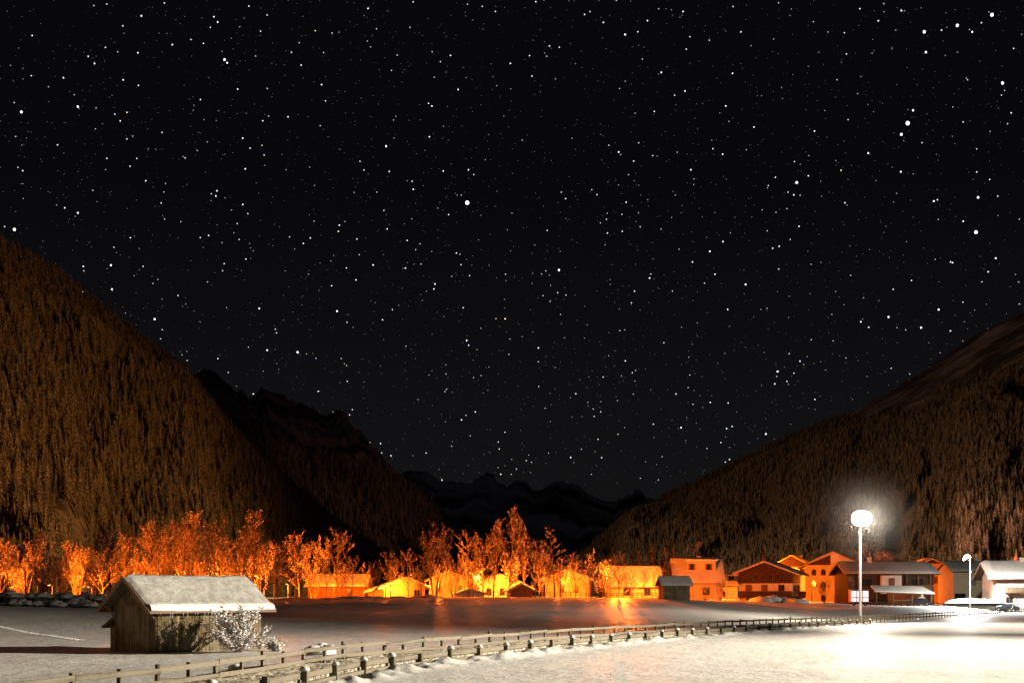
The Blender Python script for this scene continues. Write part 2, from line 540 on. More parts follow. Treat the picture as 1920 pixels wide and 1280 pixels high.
left_ridge = [(-700, -120, 1150), (-350, 160, 1300), (-120, 350, 1400), (0, 447, 1480), (90, 505, 1520), (160, 555, 1560), (240, 615, 1600), (300, 662, 1630), (345, 698, 1650), (400, 755, 1650),
              (450, 812, 1640), (520, 890, 1600), (600, 968, 1550), (700, 1045, 1480), (800, 1090, 1400)]
left_foot = [(-1300, 420), (-800, 430), (-450, 460), (-200, 500), (-50, 540), (80, 580), (200, 630), (300, 680), (400, 740), (480, 810), (560, 890), (640, 990), (720, 1100), (800, 1250), (860, 1350)]
S_left = hill('left_mountain', 'steep forested slope left of the village', left_ridge, left_foot, 240, 160, M['forest_floor'], 75.0, 11, 1.05, 14, 170)
spur_ridge = [(120, 600, 3600), (250, 650, 3500), (340, 690, 3400), (388, 693, 3400), (440, 722, 3380), (472, 738, 3350), (492, 723, 3350), (530, 735, 3330), (560, 756, 3300), (610, 766, 3300), (650, 780, 3250), (690, 812, 3200), (725, 856, 3200),
              (770, 912, 3150), (810, 955, 3100), (850, 992, 3050), (900, 1025, 3000), (970, 1065, 2900), (1050, 1095, 2800)]
spur_foot = [(250, 1700), (400, 1750), (520, 1800), (620, 1850), (700, 1900), (780, 2000), (850, 2100), (930, 2250), (1000, 2400), (1080, 2500)]
S_spur = hill('rear_spur', 'darker rocky spur behind the left slope', spur_ridge, spur_foot, 420, 120, M['rock_snow'], 95.0, 23, 1.1, 4, 200, 34.0)
right_ridge = [(2900, 150, 1700), (2500, 330, 1850), (2200, 450, 2000), (2020, 535, 2120), (1920, 582, 2200), (1850, 612, 2250), (1800, 640, 2300), (1740, 680, 2350), (1680, 722, 2400), (1600, 765, 2450), (1540, 785, 2480), (1500, 803, 2500), (1430, 838, 2500),
               (1350, 878, 2450), (1280, 912, 2400), (1200, 957, 2300), (1150, 992, 2200), (1110, 1030, 2100), (1060, 1075, 2000), (1000, 1100, 1900)]
right_foot = [(3300, 520), (2800, 540), (2400, 570), (2150, 600), (1950, 640), (1800, 680), (1650, 730), (1500, 790), (1380, 860), (1280, 930), (1200, 1010), (1140, 1120), (1080, 1280), (1000, 1450)]
S_right = hill('right_mountain', 'broad forested slope right of the village with bare snowy top', right_ridge, right_foot, 260, 170, M['hill_snow'], 80.0, 37, 1.08, 8, 240)
far_ridge = [(300, 860, 9500), (560, 905, 9500), (700, 905, 9500), (770, 884, 9500), (797, 878, 9500), (815, 890, 9500), (835, 902, 9500), (872, 905, 9500), (902, 890, 9500), (926, 892, 9500), (950, 912, 9500), (974, 900, 9500), (1004, 911, 9500),
             (1040, 903, 9500), (1072, 907, 9500), (1090, 918, 9500), (1120, 922, 9500), (1152, 934, 9500), (1175, 926, 9500), (1190, 915, 9500), (1208, 931, 9500), (1240, 923, 9500), (1300, 910, 9500), (1420, 895, 9500), (1700, 870, 9500)]
far_foot = [(300, 5200), (700, 5000), (1000, 4800), (1200, 4900), (1700, 5200)]
S_far = hill('far_peaks', 'distant snow covered peaks at the end of the valley', far_ridge, far_foot, 520, 110, M['alp'], 120.0, 51, 1.2, 0, 420, 80.0)


# ------------------------------------------------------------------ spruces
def spruce_mesh(seed):
    rng = random.Random(seed)
    mb = MB()
    mb.tube((0, 0, -0.06), (0, 0, 0.85), 0.012, 0.004, 4, caps=False)
    nt_ = 11
    for k in range(nt_):
        f = k / (nt_ - 1)
        z = 0.10 + 0.84 * f
        rad = 0.205 * (1 - f) ** 0.85 + 0.02
        n = 7 if f < 0.7 else 5
        ph = rng.random() * 6.28
        hub = z + 0.085 + 0.02 * rng.random()
        vs = [(0, 0, hub)]
        for j in range(2 * n):
            a = ph + math.pi * j / n + rng.uniform(-.12, .12)
            rr = rad * (rng.uniform(0.75, 1.15) if j % 2 == 0 else rng.uniform(0.35, 0.55))
            zz = z - (0.035 * rng.uniform(.6, 1.4) if j % 2 == 0 else -0.01)
            vs.append((rr * math.cos(a), rr * math.sin(a), zz))
        fs = [(0, 1 + j, 1 + (j + 1) % (2 * n)) for j in range(2 * n)]
        mb.add(vs, fs)
    return mb.data('spruce', M['spruce'])


SPR = [spruce_mesh(100 + k) for k in range(4)]
rng = np.random.default_rng(7)


def scatter(surf, n, dens, hmin, hmax, vmax=1.02):
    t = rng.random(n); v = rng.random(n) * vmax
    p = surf(t, v)
    px = 960 + FPX * p[:, 0] / p[:, 1]
    py = HZ - FPX * (p[:, 2] - EYE) / p[:, 1]
    keep = (px > -260) & (px < 2180) & (rng.random(n) < dens(px, py, t, v, p))
    h = rng.uniform(hmin, hmax, n) * (0.75 + 0.5 * rng.random(n))
    return p[keep], h[keep], px[keep], py[keep]


def dens_left(px, py, t, v, p):
    g = fbm(p[:, 0] / 130, p[:, 1] / 130, 61, 3)
    return np.clip(0.95 + 1.5 * g, 0.08, 1)


def dens_spur(px, py, t, v, p):
    line = np.interp(px, [300, 480, 600, 720, 900], [760, 800, 850, 880, 960])
    d = np.clip((py - line) / 50, 0, 1)
    scree = np.exp(-(((px - 500) - (py - 800) * 1.25) / 10) ** 2)
    return d * (1 - 0.9 * scree)


def dens_right(px, py, t, v, p):
    line = np.interp(px, [1150, 1300, 1430, 1600, 1700, 1780, 1850, 2000], [900, 880, 835, 790, 770, 725, 705, 660])
    line = line + 26 * fbm(px / 60, py / 40, 71, 2)
    d = np.clip((py - line + 10) / 75, 0, 1)
    piste = np.exp(-((px - np.interp(py, [890, 940, 1000, 1050], [1745, 1715, 1688, 1660])) / np.interp(py, [890, 960, 1020, 1050], [5, 12, 24, 40])) ** 2) * (py > 880)
    cl2 = np.exp(-((px - 1870) / 40) ** 2) * (py > 1030)
    d = d * (1 - np.exp(-((px - 1080) / 14) ** 2 - ((py - 1044) / 14) ** 2))
    return d * np.clip(1 - 1.3 * piste - cl2, 0, 1) * np.clip(0.95 + 0.8 * fbm(px / 50, py / 30, 73, 2), 0.3, 1)


_T, _V = np.meshgrid(np.linspace(.5, 1, 200), np.linspace(0, .6, 120))
_P = S_right(_T.ravel(), _V.ravel())
_px = 960 + FPX * _P[:, 0] / _P[:, 1]; _py = HZ - FPX * (_P[:, 2] - EYE) / _P[:, 1]
CAB = _P[np.argmin((_px - 1082) ** 2 + (_py - 1040) ** 2)]
CAB_PX = 960 + FPX * CAB[0] / CAB[1]
forests = [('left', scatter(S_left, 40000, dens_left, 10, 20)),
           ('spur', scatter(S_spur, 16000, dens_spur, 18, 30)),
           ('right', scatter(S_right, 78000, dens_right, 8, 15))]


def forest(name, pts, h, label, sources):
    me = bpy.data.meshes.new(name)
    me.from_pydata([tuple(map(float, q)) for q in pts], [], [])
    n = len(pts)
    a = me.attributes.new('sc', 'FLOAT', 'POINT'); a.data.foreach_set('value', h.astype(np.float32))
    a = me.attributes.new('rz', 'FLOAT', 'POINT'); a.data.foreach_set('value', (rng.random(n) * 6.28).astype(np.float32))
    a = me.attributes.new('which', 'INT', 'POINT'); a.data.foreach_set('value', rng.integers(0, len(sources), n).astype(np.int32))
    o = link(name, me)
    me.materials.append(M['spruce'])
    ng = bpy.data.node_groups.new(name, 'GeometryNodeTree')
    ng.interface.new_socket('Geometry', in_out='INPUT', socket_type='NodeSocketGeometry')
    ng.interface.new_socket('Geometry', in_out='OUTPUT', socket_type='NodeSocketGeometry')
    N = ng.nodes
    gi = N.new('NodeGroupInput'); go = N.new('NodeGroupOutput')
    iop = N.new('GeometryNodeInstanceOnPoints')
    iop.inputs['Pick Instance'].default_value = True
    jg = N.new('GeometryNodeJoinGeometry')
    for s in sources:
        oi = N.new('GeometryNodeObjectInfo'); oi.inputs['Object'].default_value = s
        oi.inputs['As Instance'].default_value = True
        oi.transform_space = 'ORIGINAL'
        ng.links.new(oi.outputs['Geometry'], jg.inputs[0])

    def attr(nm, tp):
        q = N.new('GeometryNodeInputNamedAttribute'); q.data_type = tp
        q.inputs['Name'].default_value = nm
        return q.outputs['Attribute']
    cx = N.new('ShaderNodeCombineXYZ')
    ng.links.new(attr('rz', 'FLOAT'), cx.inputs['Z'])
    er = N.new('FunctionNodeEulerToRotation')
    ng.links.new(cx.outputs[0], er.inputs[0])
    ng.links.new(gi.outputs[0], iop.inputs['Points'])
    ng.links.new(jg.outputs[0], iop.inputs['Instance'])
    ng.links.new(attr('which', 'INT'), iop.inputs['Instance Index'])
    ng.links.new(er.outputs[0], iop.inputs['Rotation'])
    ng.links.new(attr('sc', 'FLOAT'), iop.inputs['Scale'])
    ng.links.new(iop.outputs[0], go.inputs[0])
    md = o.modifiers.new('trees', 'NODES'); md.node_group = ng
    tag(o, label, None, None, 'stuff')
    return o


allp = np.vstack([f[1][0] for f in forests]); allh = np.concatenate([f[1][1] for f in forests])
allpx = np.concatenate([f[1][2] for f in forests]); allpy = np.concatenate([f[1][3] for f in forests])
which = np.concatenate([np.full(len(f[1][1]), k) for k, f in enumerate(forests)])
vis = (allpx > 5) & (allpx < 1915) & (allpy < np.interp(allpx, [0, 1100, 1200, 1920], [1000, 1030, 1050, 1045]))
score = np.where(vis, allh / allp[:, 1], 0)
pick = np.argsort(-score)[:280]
picked = np.zeros(len(allh), bool); picked[pick] = True
spr_first = []
for i in pick:
    k = int(which[i])
    lab = ['frost dusted spruce low on the steep slope left of the village', 'frost dusted spruce on the darker rear spur',
           'snow dusted spruce low on the broad slope behind the houses'][k]
    grp = ['spruces low on the left slope', 'spruces on the rear spur', 'spruces low on the right slope'][k]
    o = link('spruce_tree', SPR[len(spr_first) % 4], None, tuple(map(float, allp[i])), float(rng.random() * 6.28), float(allh[i]))
    tag(o, lab, 'tree', grp)
    spr_first.append(o)
for k, lab in enumerate(['dense frosted spruce forest on the left slope', 'far spruce forest on the rear spur', 'dense frosted spruce forest on the right slope']):
    m_ = (which == k) & ~picked
    forest('spruce_forest', allp[m_], allh[m_], lab, spr_first[:4])

# ------------------------------------------------------------------ stars
def star_dir(px, py):
    return Vector(((px - 960) / FPX, 1.0, (HZ - py) / FPX)).normalized()


srng = np.random.default_rng(99)
NS = 38000
az = srng.uniform(-1.0, 1.0, NS); sz = srng.uniform(0.0, 0.93, NS)
DOME = 45000.0
cz = np.sqrt(1 - sz ** 2)
D = np.stack([np.sin(az) * cz, np.cos(az) * cz, sz], -1)
mag = srng.random(NS) ** 10.0
for _k in range(18):                     # a few loose clusters, as in the photograph
    c = D[srng.integers(0, NS)]
    q = srng.integers(0, NS, 26)
    D[q] = c + srng.normal(0, 0.012, (26, 3))
D /= np.linalg.norm(D, axis=1)[:, None]
rad = DOME * (0.00019 + 0.00030 * mag)
br = 0.05 + 0.42 * srng.random(NS) ** 3 + 2.6 * mag
up = np.array([0, 0, 1.0])
e1 = np.cross(D, up); e1 /= np.linalg.norm(e1, axis=1)[:, None]
e2 = np.cross(e1, D)
C0 = D * DOME
oct_ = np.stack([C0 + e1 * rad[:, None], C0 + e2 * rad[:, None], C0 - e1 * rad[:, None], C0 - e2 * rad[:, None], C0 + D * rad[:, None], C0 - D * rad[:, None]], 1).reshape(-1, 3)
tri = np.array([(0, 1, 4), (1, 2, 4), (2, 3, 4), (3, 0, 4), (1, 0, 5), (2, 1, 5), (3, 2, 5), (0, 3, 5)])
TR = (tri[None] + 6 * np.arange(NS)[:, None, None]).reshape(-1, 3)
sme = bpy.data.meshes.new('star_field')
sme.vertices.add(len(oct_)); sme.vertices.foreach_set('co', oct_.astype(np.float32).ravel())
sme.loops.add(len(TR) * 3); sme.loops.foreach_set('vertex_index', TR.astype(np.int32).ravel())
sme.polygons.add(len(TR)); sme.polygons.foreach_set('loop_start', np.arange(0, len(TR) * 3, 3, dtype=np.int32))
sme.polygons.foreach_set('loop_total', np.full(len(TR), 3, np.int32))
sme.update(calc_edges=True)
a = sme.attributes.new('bright', 'FLOAT', 'POINT'); a.data.foreach_set('value', np.repeat(br, 6).astype(np.float32))
ms = bpy.data.materials.new('starlight'); ms.use_nodes = True
nt = ms.node_tree; nt.nodes.clear()
so = nt.nodes.new('ShaderNodeOutputMaterial'); se = nt.nodes.new('ShaderNodeEmission'); sa = nt.nodes.new('ShaderNodeAttribute')
sa.attribute_name = 'bright'
a = sme.attributes.new('tint', 'FLOAT', 'POINT'); a.data.foreach_set('value', np.repeat(srng.random(NS), 6).astype(np.float32))
st_ = nt.nodes.new('ShaderNodeAttribute'); st_.attribute_name = 'tint'
sr_ = nt.nodes.new('ShaderNodeValToRGB')
sr_.color_ramp.elements[0].color = (1.0, 0.72, 0.5, 1); sr_.color_ramp.elements[1].color = (0.66, 0.78, 1.0, 1)
e_ = sr_.color_ramp.elements.new(0.18); e_.color = (1, 0.96, 0.92, 1)
e_ = sr_.color_ramp.elements.new(0.6); e_.color = (0.92, 0.95, 1, 1)
nt.links.new(st_.outputs['Fac'], sr_.inputs[0]); nt.links.new(sr_.outputs[0], se.inputs[0])
nt.links.new(sa.outputs['Fac'], se.inputs[1]); nt.links.new(se.outputs[0], so.inputs[0])
ms.cycles.emission_sampling = 'NONE'
sme.materials.append(ms)
tag(link('star_field', sme), 'thousands of faint white stars across the night sky', None, None, 'stuff')
BRIGHT = [(876, 380, 5.2), (1048, 506, 3.2), (1733, 60, 3.9), (1795, 48, 3.9), (1860, 28, 4.2), (1736, 98, 3.0), (1880, 156, 3.6), (1702, 231, 5.0), (1690, 252, 3.6), (1712, 207, 3.0),
          (1830, 435, 4.4), (1834, 370, 3.2), (1494, 342, 3.6), (1458, 696, 2.8), (1436, 813, 2.6), (1628, 287, 2.4), (1689, 322, 2.4), (1751, 377, 2.4), (27, 430, 4.0), (40, 210, 3.4), (146, 200, 3.0), (146, 399, 2.6),
          (208, 497, 2.8), (290, 598, 3.0), (210, 542, 2.4), (486, 578, 2.4), (558, 660, 3.2), (501, 656, 2.4), (632, 583, 2.8), (724, 274, 2.6), (775, 355, 2.0), (1172, 65, 2.6), (1331, 471, 2.4), (1398, 533, 2.6),
          (1160, 285, 2.2), (1174, 379, 1.9), (421, 112, 3.4), (426, 118, 2.4), (265, 30, 2.2), (323, 84, 2.0), (1277, 801, 2.2), (1614, 603, 2.2), (1666, 594, 2.8), (1760, 580, 2.8), (1727, 614, 2.8), (875, 638, 2.2), (690, 16, 2.0), (957, 119, 2.0), (859, 168, 2.0), (1218, 521, 2.2), (1240, 136, 2.2), (1867, 484, 2.4), (1690, 20, 2.2), (1823, 60, 2.4), (475, 738, 1.9), (1070, 857, 1.9), (597, 733, 1.9)]
M['star'] = emit('bright_star', (0.92, 0.94, 1.0), 3.0)


def ico(n=8, m=6):
    mb = MB()
    vs = [(0, 0, 1)]
    for i in range(1, m):
        t = math.pi * i / m
        for j in range(n):
            p = 2 * math.pi * j / n
            vs.append((math.sin(t) * math.cos(p), math.sin(t) * math.sin(p), math.cos(t)))
    vs.append((0, 0, -1))
    fs = [(0, 1 + j, 1 + (j + 1) % n) for j in range(n)]
    for i in range(m - 2):
        for j in range(n):
            fs.append((1 + i * n + j, 1 + (i + 1) * n + j, 1 + (i + 1) * n + (j + 1) % n, 1 + i * n + (j + 1) % n))
    L = len(vs) - 1
    fs += [(L, 1 + (m - 2) * n + (j + 1) % n, 1 + (m - 2) * n + j) for j in range(n)]
    mb.add(vs, fs)
    return mb


star_me = ico().data('star', M['star'])
for k, (px, py, s) in enumerate(BRIGHT):
    o = link('star', star_me, None, star_dir(px, py) * (DOME * 0.98), None, s * 0.5 * (0.62 + 0.13 * s) * DOME / FPX)
    if k == 0: tag(o, 'brightest and largest white star, alone in the middle sky', 'star')
    elif k == 1: tag(o, 'second large white star below and beside the brightest one', 'star')
    else: tag(o, 'bright white star standing out among the faint ones', 'star', 'bright stars in the night sky')


# ------------------------------------------------------------------ bare trees
def tree_meshes(seed, H, kind):
    """trunk with limbs; crown of twigs with frost clumps"""
    rng = random.Random(seed)
    tr = MB(); cr = MB()

    def seg(mb, a, b, r0, r1, n, m=0):
        mb.tube(a, b, r0, r1, n, m, caps=False)

    def poly(mb, p, d, L, r, nseg, n, bend, wob, m=0):
        pts = [(p.copy(), r)]
        for k in range(nseg):
            d = (d + Vector((rng.uniform(-wob, wob), rng.uniform(-wob, wob), rng.uniform(-wob, wob) * 0.5 + bend))).normalized()
            q = p + d * (L / nseg)
            r1 = r * (1 - (k + 1) / (nseg + 0.6))
            seg(mb, p, q, pts[-1][1], r1, n, m)
            pts.append((q.copy(), r1)); p = q
        return pts, d
    stems = []
    if kind == 'multi':
        for k in range(6):
            a = k * 1.05 + rng.random()
            stems.append((Vector((0.15 * math.cos(a), 0.15 * math.sin(a), -0.4)), Vector((0.34 * math.cos(a), 0.34 * math.sin(a), 1)).normalized(), H * rng.uniform(.75, 1.0), H * 0.011))
    else:
        stems.append((Vector((0, 0, -0.4)), Vector((rng.uniform(-.05, .05), rng.uniform(-.05, .05), 1)).normalized(), H * 1.0, H * 0.0155))
    P = {'round': dict(nl=15, z0=.22, el=(30, 58), ll=.40, up=.10), 'upright': dict(nl=17, z0=.18, el=(62, 78), ll=.34, up=.08), 'larch': dict(nl=24, z0=.22, el=(2, 28), ll=.27, up=.05),
         'multi': dict(nl=5, z0=.3, el=(45, 68), ll=.34, up=.10), 'broad': dict(nl=13, z0=.16, el=(20, 48), ll=.50, up=.11)}[kind]
    for sp, sd, SL, sr in stems:
        pts, _ = poly(tr, sp, sd, SL, sr, 8, 6, 0.03, 0.05)
        for k in range(P['nl']):
            f = P['z0'] + (0.97 - P['z0']) * (k + rng.random()) / P['nl']
            i = min(int(f * 8), 7); w = f * 8 - i
            b = pts[i][0].lerp(pts[i + 1][0], w); br_ = max(pts[i][1] * 0.55, 0.03)
            az_ = k * 2.4 + rng.uniform(-.5, .5)
            el = R(rng.uniform(*P['el']))
            if kind == 'round': prof_ = math.sin(math.pi * (0.18 + 0.75 * f)) ** 0.8
            elif kind == 'larch': prof_ = (1.08 - f) * rng.uniform(.6, 1.15)
            elif kind == 'broad': prof_ = (1.12 - f * .8)
            else: prof_ = 0.45 + 0.55 * math.sin(math.pi * f)
            LL = max(H * P['ll'] * prof_ * rng.uniform(.75, 1.15), 0.6)
            d = Vector((math.cos(az_) * math.cos(el), math.sin(az_) * math.cos(el), math.sin(el)))
            lp, _ = poly(tr, b, d, LL, br_, 4, 4, P['up'], 0.13)
            nb = 7 if kind != 'multi' else 7
            for j in range(nb):
                g = 0.22 + 0.78 * (j + rng.random() * .9) / nb
                ii = min(int(g * 4), 3)
                bb = lp[ii][0].lerp(lp[ii + 1][0], g * 4 - ii)
                dd = (d + Vector((rng.uniform(-.9, .9), rng.uniform(-.9, .9), rng.uniform(-.3, .8)))).normalized()
                bl = LL * rng.uniform(.28, .48)
                bp, _ = poly(cr, bb, dd, bl, max(lp[ii][1] * .45, 0.022), 2, 3, 0.08, 0.2, 0)
                for t_ in range(7):
                    h = 0.2 + 0.8 * rng.random()
                    i3 = min(int(h * 2), 1)
                    tb = bp[i3][0].lerp(bp[i3 + 1][0], h * 2 - i3)
                    td = (dd + Vector((rng.uniform(-1, 1), rng.uniform(-1, 1), rng.uniform(-.4, .9)))).normalized()
                    tl = bl * rng.uniform(.3, .6)
                    te = tb + td * tl
                    seg(cr, tb, te, 0.017, 0.008, 3, 0)
                    if rng.random() < 0.42:
                        c = tb.lerp(te, rng.uniform(.3, 1.0)); s = rng.uniform(.045, .12)
                        a1 = Vector((rng.uniform(-1, 1), rng.uniform(-1, 1), rng.uniform(-.4, .4))).normalized() * s
                        a2 = Vector((rng.uniform(-1, 1), rng.uniform(-1, 1), rng.uniform(-.4, .4))).normalized() * s
                        cr.add([c + a1, c + a2, c - a1 - a2, c + Vector((0, 0, s * .9))], [(0, 1, 3), (1, 2, 3), (2, 0, 3), (0, 2, 1)], 1)
    return tr.data('trunk', M['bark']), cr.data('crown', [M['twig'], M['frost']])


TM = {}
for k, (kd, n) in enumerate([('round', 3), ('upright', 2), ('larch', 2), ('multi', 2), ('broad', 2)]):
    TM[kd] = [tree_meshes(500 + 17 * k + j, 10.0, kd) for j in range(n)]
_tn = [0]
KIND_LABEL = {'round': 'round crowned leafless tree', 'upright': 'slim upright leafless tree', 'larch': 'bare larch with level branches',
              'multi': 'many stemmed leafless tree', 'broad': 'spreading dark trunked leafless tree'}


def bare_tree(px, top, Y, kind, wide=1.0, label=None, name='bare_tree', base=None):
    X = X_at(px, Y)
    z = gz(X, Y) if base is None else base
    H = Z_at(top, Y) - z
    v = TM[kind][_tn[0] % len(TM[kind])]
    s = H / 10.3
    size = 'tall' if H > 11.5 else ('low' if H < 7 else 'middle sized')
    where = [w_ for lim, w_ in ((215, 'behind the boulder heap'), (530, 'rising beyond the hay barn roof'), (690, 'before the long orange roofed house'), (800, 'around the low bright gabled house'),
                                (1005, 'before the white gabled house'), (1108, 'beside the tallest larch'), (9999, 'around the blazing street lamp')) if px < lim][0]
    lab = label or '%s %s %s' % (size, KIND_LABEL[kind], where)
    t = thing(name, lab, 'tree', (X, Y, z), (_tn[0] * 1.7) % 6.28, None if label else lab)
    t.scale = (s * wide, s * wide, s)
    link('trunk', v[0], t); link('crown', v[1], t)
    _tn[0] += 1
    return t


TREES = [(12, 1035, 178, 'round', 1.0), (48, 1000, 158, 'broad', .75), (85, 1040, 172, 'multi', 1.0), (112, 1048, 185, 'round', 1), (140, 1022, 200, 'round', .9), (172, 1036, 188, 'multi', .9), (205, 1000, 168, 'round', .8),
         (236, 1008, 205, 'round', .8), (268, 990, 210, 'upright', 1.1), (296, 985, 205, 'round', .8), (322, 965, 212, 'multi', .8), (345, 968, 216, 'upright', 1.2), (372, 1000, 200, 'round', .9), (402, 977, 208, 'round', .75), (430, 1000, 218, 'multi', .8),
         (470, 966, 215, 'upright', 1.15), (498, 1022, 210, 'round', .9), (520, 1040, 196, 'broad', .75), (553, 1008, 212, 'round', .85), (580, 1045, 198, 'broad', .7), (612, 1040, 204, 'broad', .6), (660, 1045, 215, 'round', .9),
         (700, 1050, 212, 'broad', .6), (732, 1036, 220, 'round', .9), (766, 1034, 222, 'round', .8), (790, 1062, 215, 'multi', .8), (850, 1030, 224, 'multi', .8), (880, 1000, 226, 'round', .7),
         (905, 1010, 228, 'round', .7), (925, 982, 228, 'upright', .8), (955, 963, 226, 'upright', .85), (984, 982, 228, 'upright', .8), (1003, 1015, 222, 'round', .8), (1020, 1030, 224, 'multi', .8),
         (1080, 1040, 222, 'round', .8), (1105, 1035, 226, 'broad', .6), (1130, 1058, 224, 'round', .8), (1186, 1060, 222, 'larch', 1.0), (1208, 1068, 216, 'round', .7), (1232, 1062, 228, 'multi', .7),
         (640, 1060, 232, 'multi', .9), (455, 1040, 225, 'multi', .9), (385, 1040, 222, 'multi', .9), (250, 1045, 215, 'multi', .9), (30, 1050, 200, 'multi', 1), (0, 1015, 205, 'round', .9), (1065, 1055, 228, 'multi', .9), (960, 1045, 236, 'multi', .9), (890, 1050, 236, 'multi', 1.0)]
_tr = random.Random(31)
for k in range(17):
    px_ = (k % 2) * 12 + k * 37 + _tr.uniform(-7, 7)
    TREES.append((px_, 1000 + _tr.uniform(0, 55), 214 + _tr.uniform(-8, 22) - (22 if px_ < 230 else 0), _tr.choice(['round', 'multi', 'round', 'upright']), _tr.uniform(.75, 1.0)))
for k in range(12):
    px_ = 640 + k * 46 + _tr.uniform(-9, 9)
    TREES.append((px_, 1042 + _tr.uniform(0, 30), 214 + _tr.uniform(-4, 24), _tr.choice(['round', 'multi', 'round', 'broad']), _tr.uniform(.7, 1.0)))
for t_ in TREES: bare_tree(*t_)
bare_tree(632, 996, 222, 'round', .8, 'brightly lit leafless tree with forked pale trunk before the long orange roof')
bare_tree(815, 984, 218, 'multi', .85, 'tall fan shaped leafless tree glowing orange beside the low gabled house')
bare_tree(1040, 970, 220, 'larch', .95, 'tallest bare larch with ragged side branches lit orange')
bare_tree(1160, 1038, 216, 'round', .7, 'small round crowned tree lit from below by the blazing street lamp')
for px_, top_, Y_ in ((1139, 1072, 221.5), (1151, 1066, 222.2), (1168, 1070, 222.0), (1183, 1076, 221.4), (1124, 1080, 220.5)): bare_tree(px_, top_, Y_, 'broad', 1.0)
bare_tree(910, 1062, 208, 'broad', .6, 'dark leaning leafless tree silhouetted beside the rail fence', base=2.0)
bare_tree(1625, 1010, 300, 'broad', .8, 'orange lit spreading tree rising behind the house with arched windows')
bare_tree(1660, 1035, 306, 'round', .9, 'low orange tree rising behind the long farmhouse roof')
bare_tree(1545, 1085, 262, 'multi', 1.0, 'small dark shrub standing before the house with arched windows', name='shrub')
bare_tree(1350, 1085, 222, 'multi', 1.0, 'orange shrub right of the small hut', name='shrub')
bare_tree(1322, 1092, 214, 'multi', 1.1, 'low glowing shrub touching the right side of the small hut', name='shrub')
sp = link('snowy_conifer', SPR[1], None, (X_at(1432, 300), 300, 0.8), 0.7, (13.5, 13.5, Z_at(1022, 300) - 0.8))
tag(sp, 'golden lit snowy conifer rising behind the dark chalet', 'tree')
for k, (px, top, Y) in enumerate([(1198, 1030, 330), (1222, 1018, 340), (1246, 1020, 335), (1262, 1022, 345), (1280, 1040, 350), (1180, 1044, 345), (1130, 1045, 360), (1695, 1045, 330), (1880, 1030, 330), (1865, 1038, 340)]):
    h = Z_at(top, Y) - 0.5
    tag(link('spruce_tree', SPR[k % 4], None, (X_at(px, Y), Y, 0.5), k * 1.3, (h, h, h)), 'dim spruce standing just behind the village houses', 'tree', 'spruces just behind the houses')

# ------------------------------------------------------------------ fences
UNIT = MB().box(-.5, .5, -.5, .5, -.5, .5).data('rail', M['fence'])
POSTM = MB().box(-.5, .5, -.5, .5, 0, 1).data('post', M['fence'])
capb = MB()
n = 10
capb.v = []; vs = [(0, 0, 0.11)]
for i, (r_, z_) in enumerate([(0.075, .095), (0.12, .05), (0.13, 0.0), (0.11, -.02)]):
    vs += [(r_ * math.cos(6.283 * j / n) * (1 + .1 * math.sin(j * 2.1)), r_ * math.sin(6.283 * j / n), z_) for j in range(n)]
fs = [(0, 1 + j, 1 + (j + 1) % n) for j in range(n)]
for i in range(3):
    fs += [(1 + i * n + j, 1 + (i + 1) * n + j, 1 + (i + 1) * n + (j + 1) % n, 1 + i * n + (j + 1) % n) for j in range(n)]
capb.add(vs, fs)
CAP = capb.data('snow_cap', M['snow_cap'], True)


def bar(name, parent, a, b, wid, hgt, me=UNIT):
    """a rail between two points: unit box stretched"""
    a = Vector(a); b = Vector(b); d = b - a
    o = link(name, me, parent)
    x = d.normalized(); y = Vector((0, 0, 1)).cross(x).normalized(); z = x.cross(y)
    Mx = Matrix((x, y, z)).transposed().to_4x4()
    o.matrix_local = Matrix.Translation((a + b) / 2) @ Mx @ Matrix.Diagonal((d.length, wid, hgt, 1))
    return o


def along(y_start, y_end, step):
    out = [y_start]
    while out[-1] < y_end:
        d = float(fence_dx(out[-1]))
        out.append(out[-1] + step / math.hypot(1, d))
    return out


frnd = random.Random(4)
bf = thing('rail_fence', 'two railed weathered timber fence running behind the gravel path', 'fence')
yb = along(29.0, 300, 1.9)
pb = []
for k, Y in enumerate(yb):
    p = fence_pt(Y, frnd.uniform(-.03, .03)); zt = float(fence_zt(Y)) + frnd.uniform(-.03, .03)
    pb.append((p, zt))
    h = 0.98 + (0.09 if k % 4 == 0 else 0.0) + frnd.uniform(-.05, .05)
    o = link('post', POSTM, bf, (p.x, p.y, zt - 0.98), frnd.uniform(-.2, .2) + math.atan2(1, float(fence_dx(Y))), (.08 + frnd.uniform(0, .04), .10, h))
    o.rotation_euler[0] = frnd.uniform(-.05, .05); o.rotation_euler[1] = frnd.uniform(-.05, .05)
for k in range(0, len(pb) - 2, 2):
    for dz in (-0.09, -0.47):
        a, za = pb[k]; b, zb = pb[k + 2]
        d = (b - a).normalized(); side = Vector((d.y, -d.x, 0)) * (0.095 + 0.012 * ((k // 2) % 2))
        j = frnd.uniform(-.035, .035)
        bar('rail', bf, a + side + Vector((0, 0, za + dz + j)) - d * .06, b + side + Vector((0, 0, zb + dz + frnd.uniform(-.035, .035))) + d * .06, 0.045, 0.155)

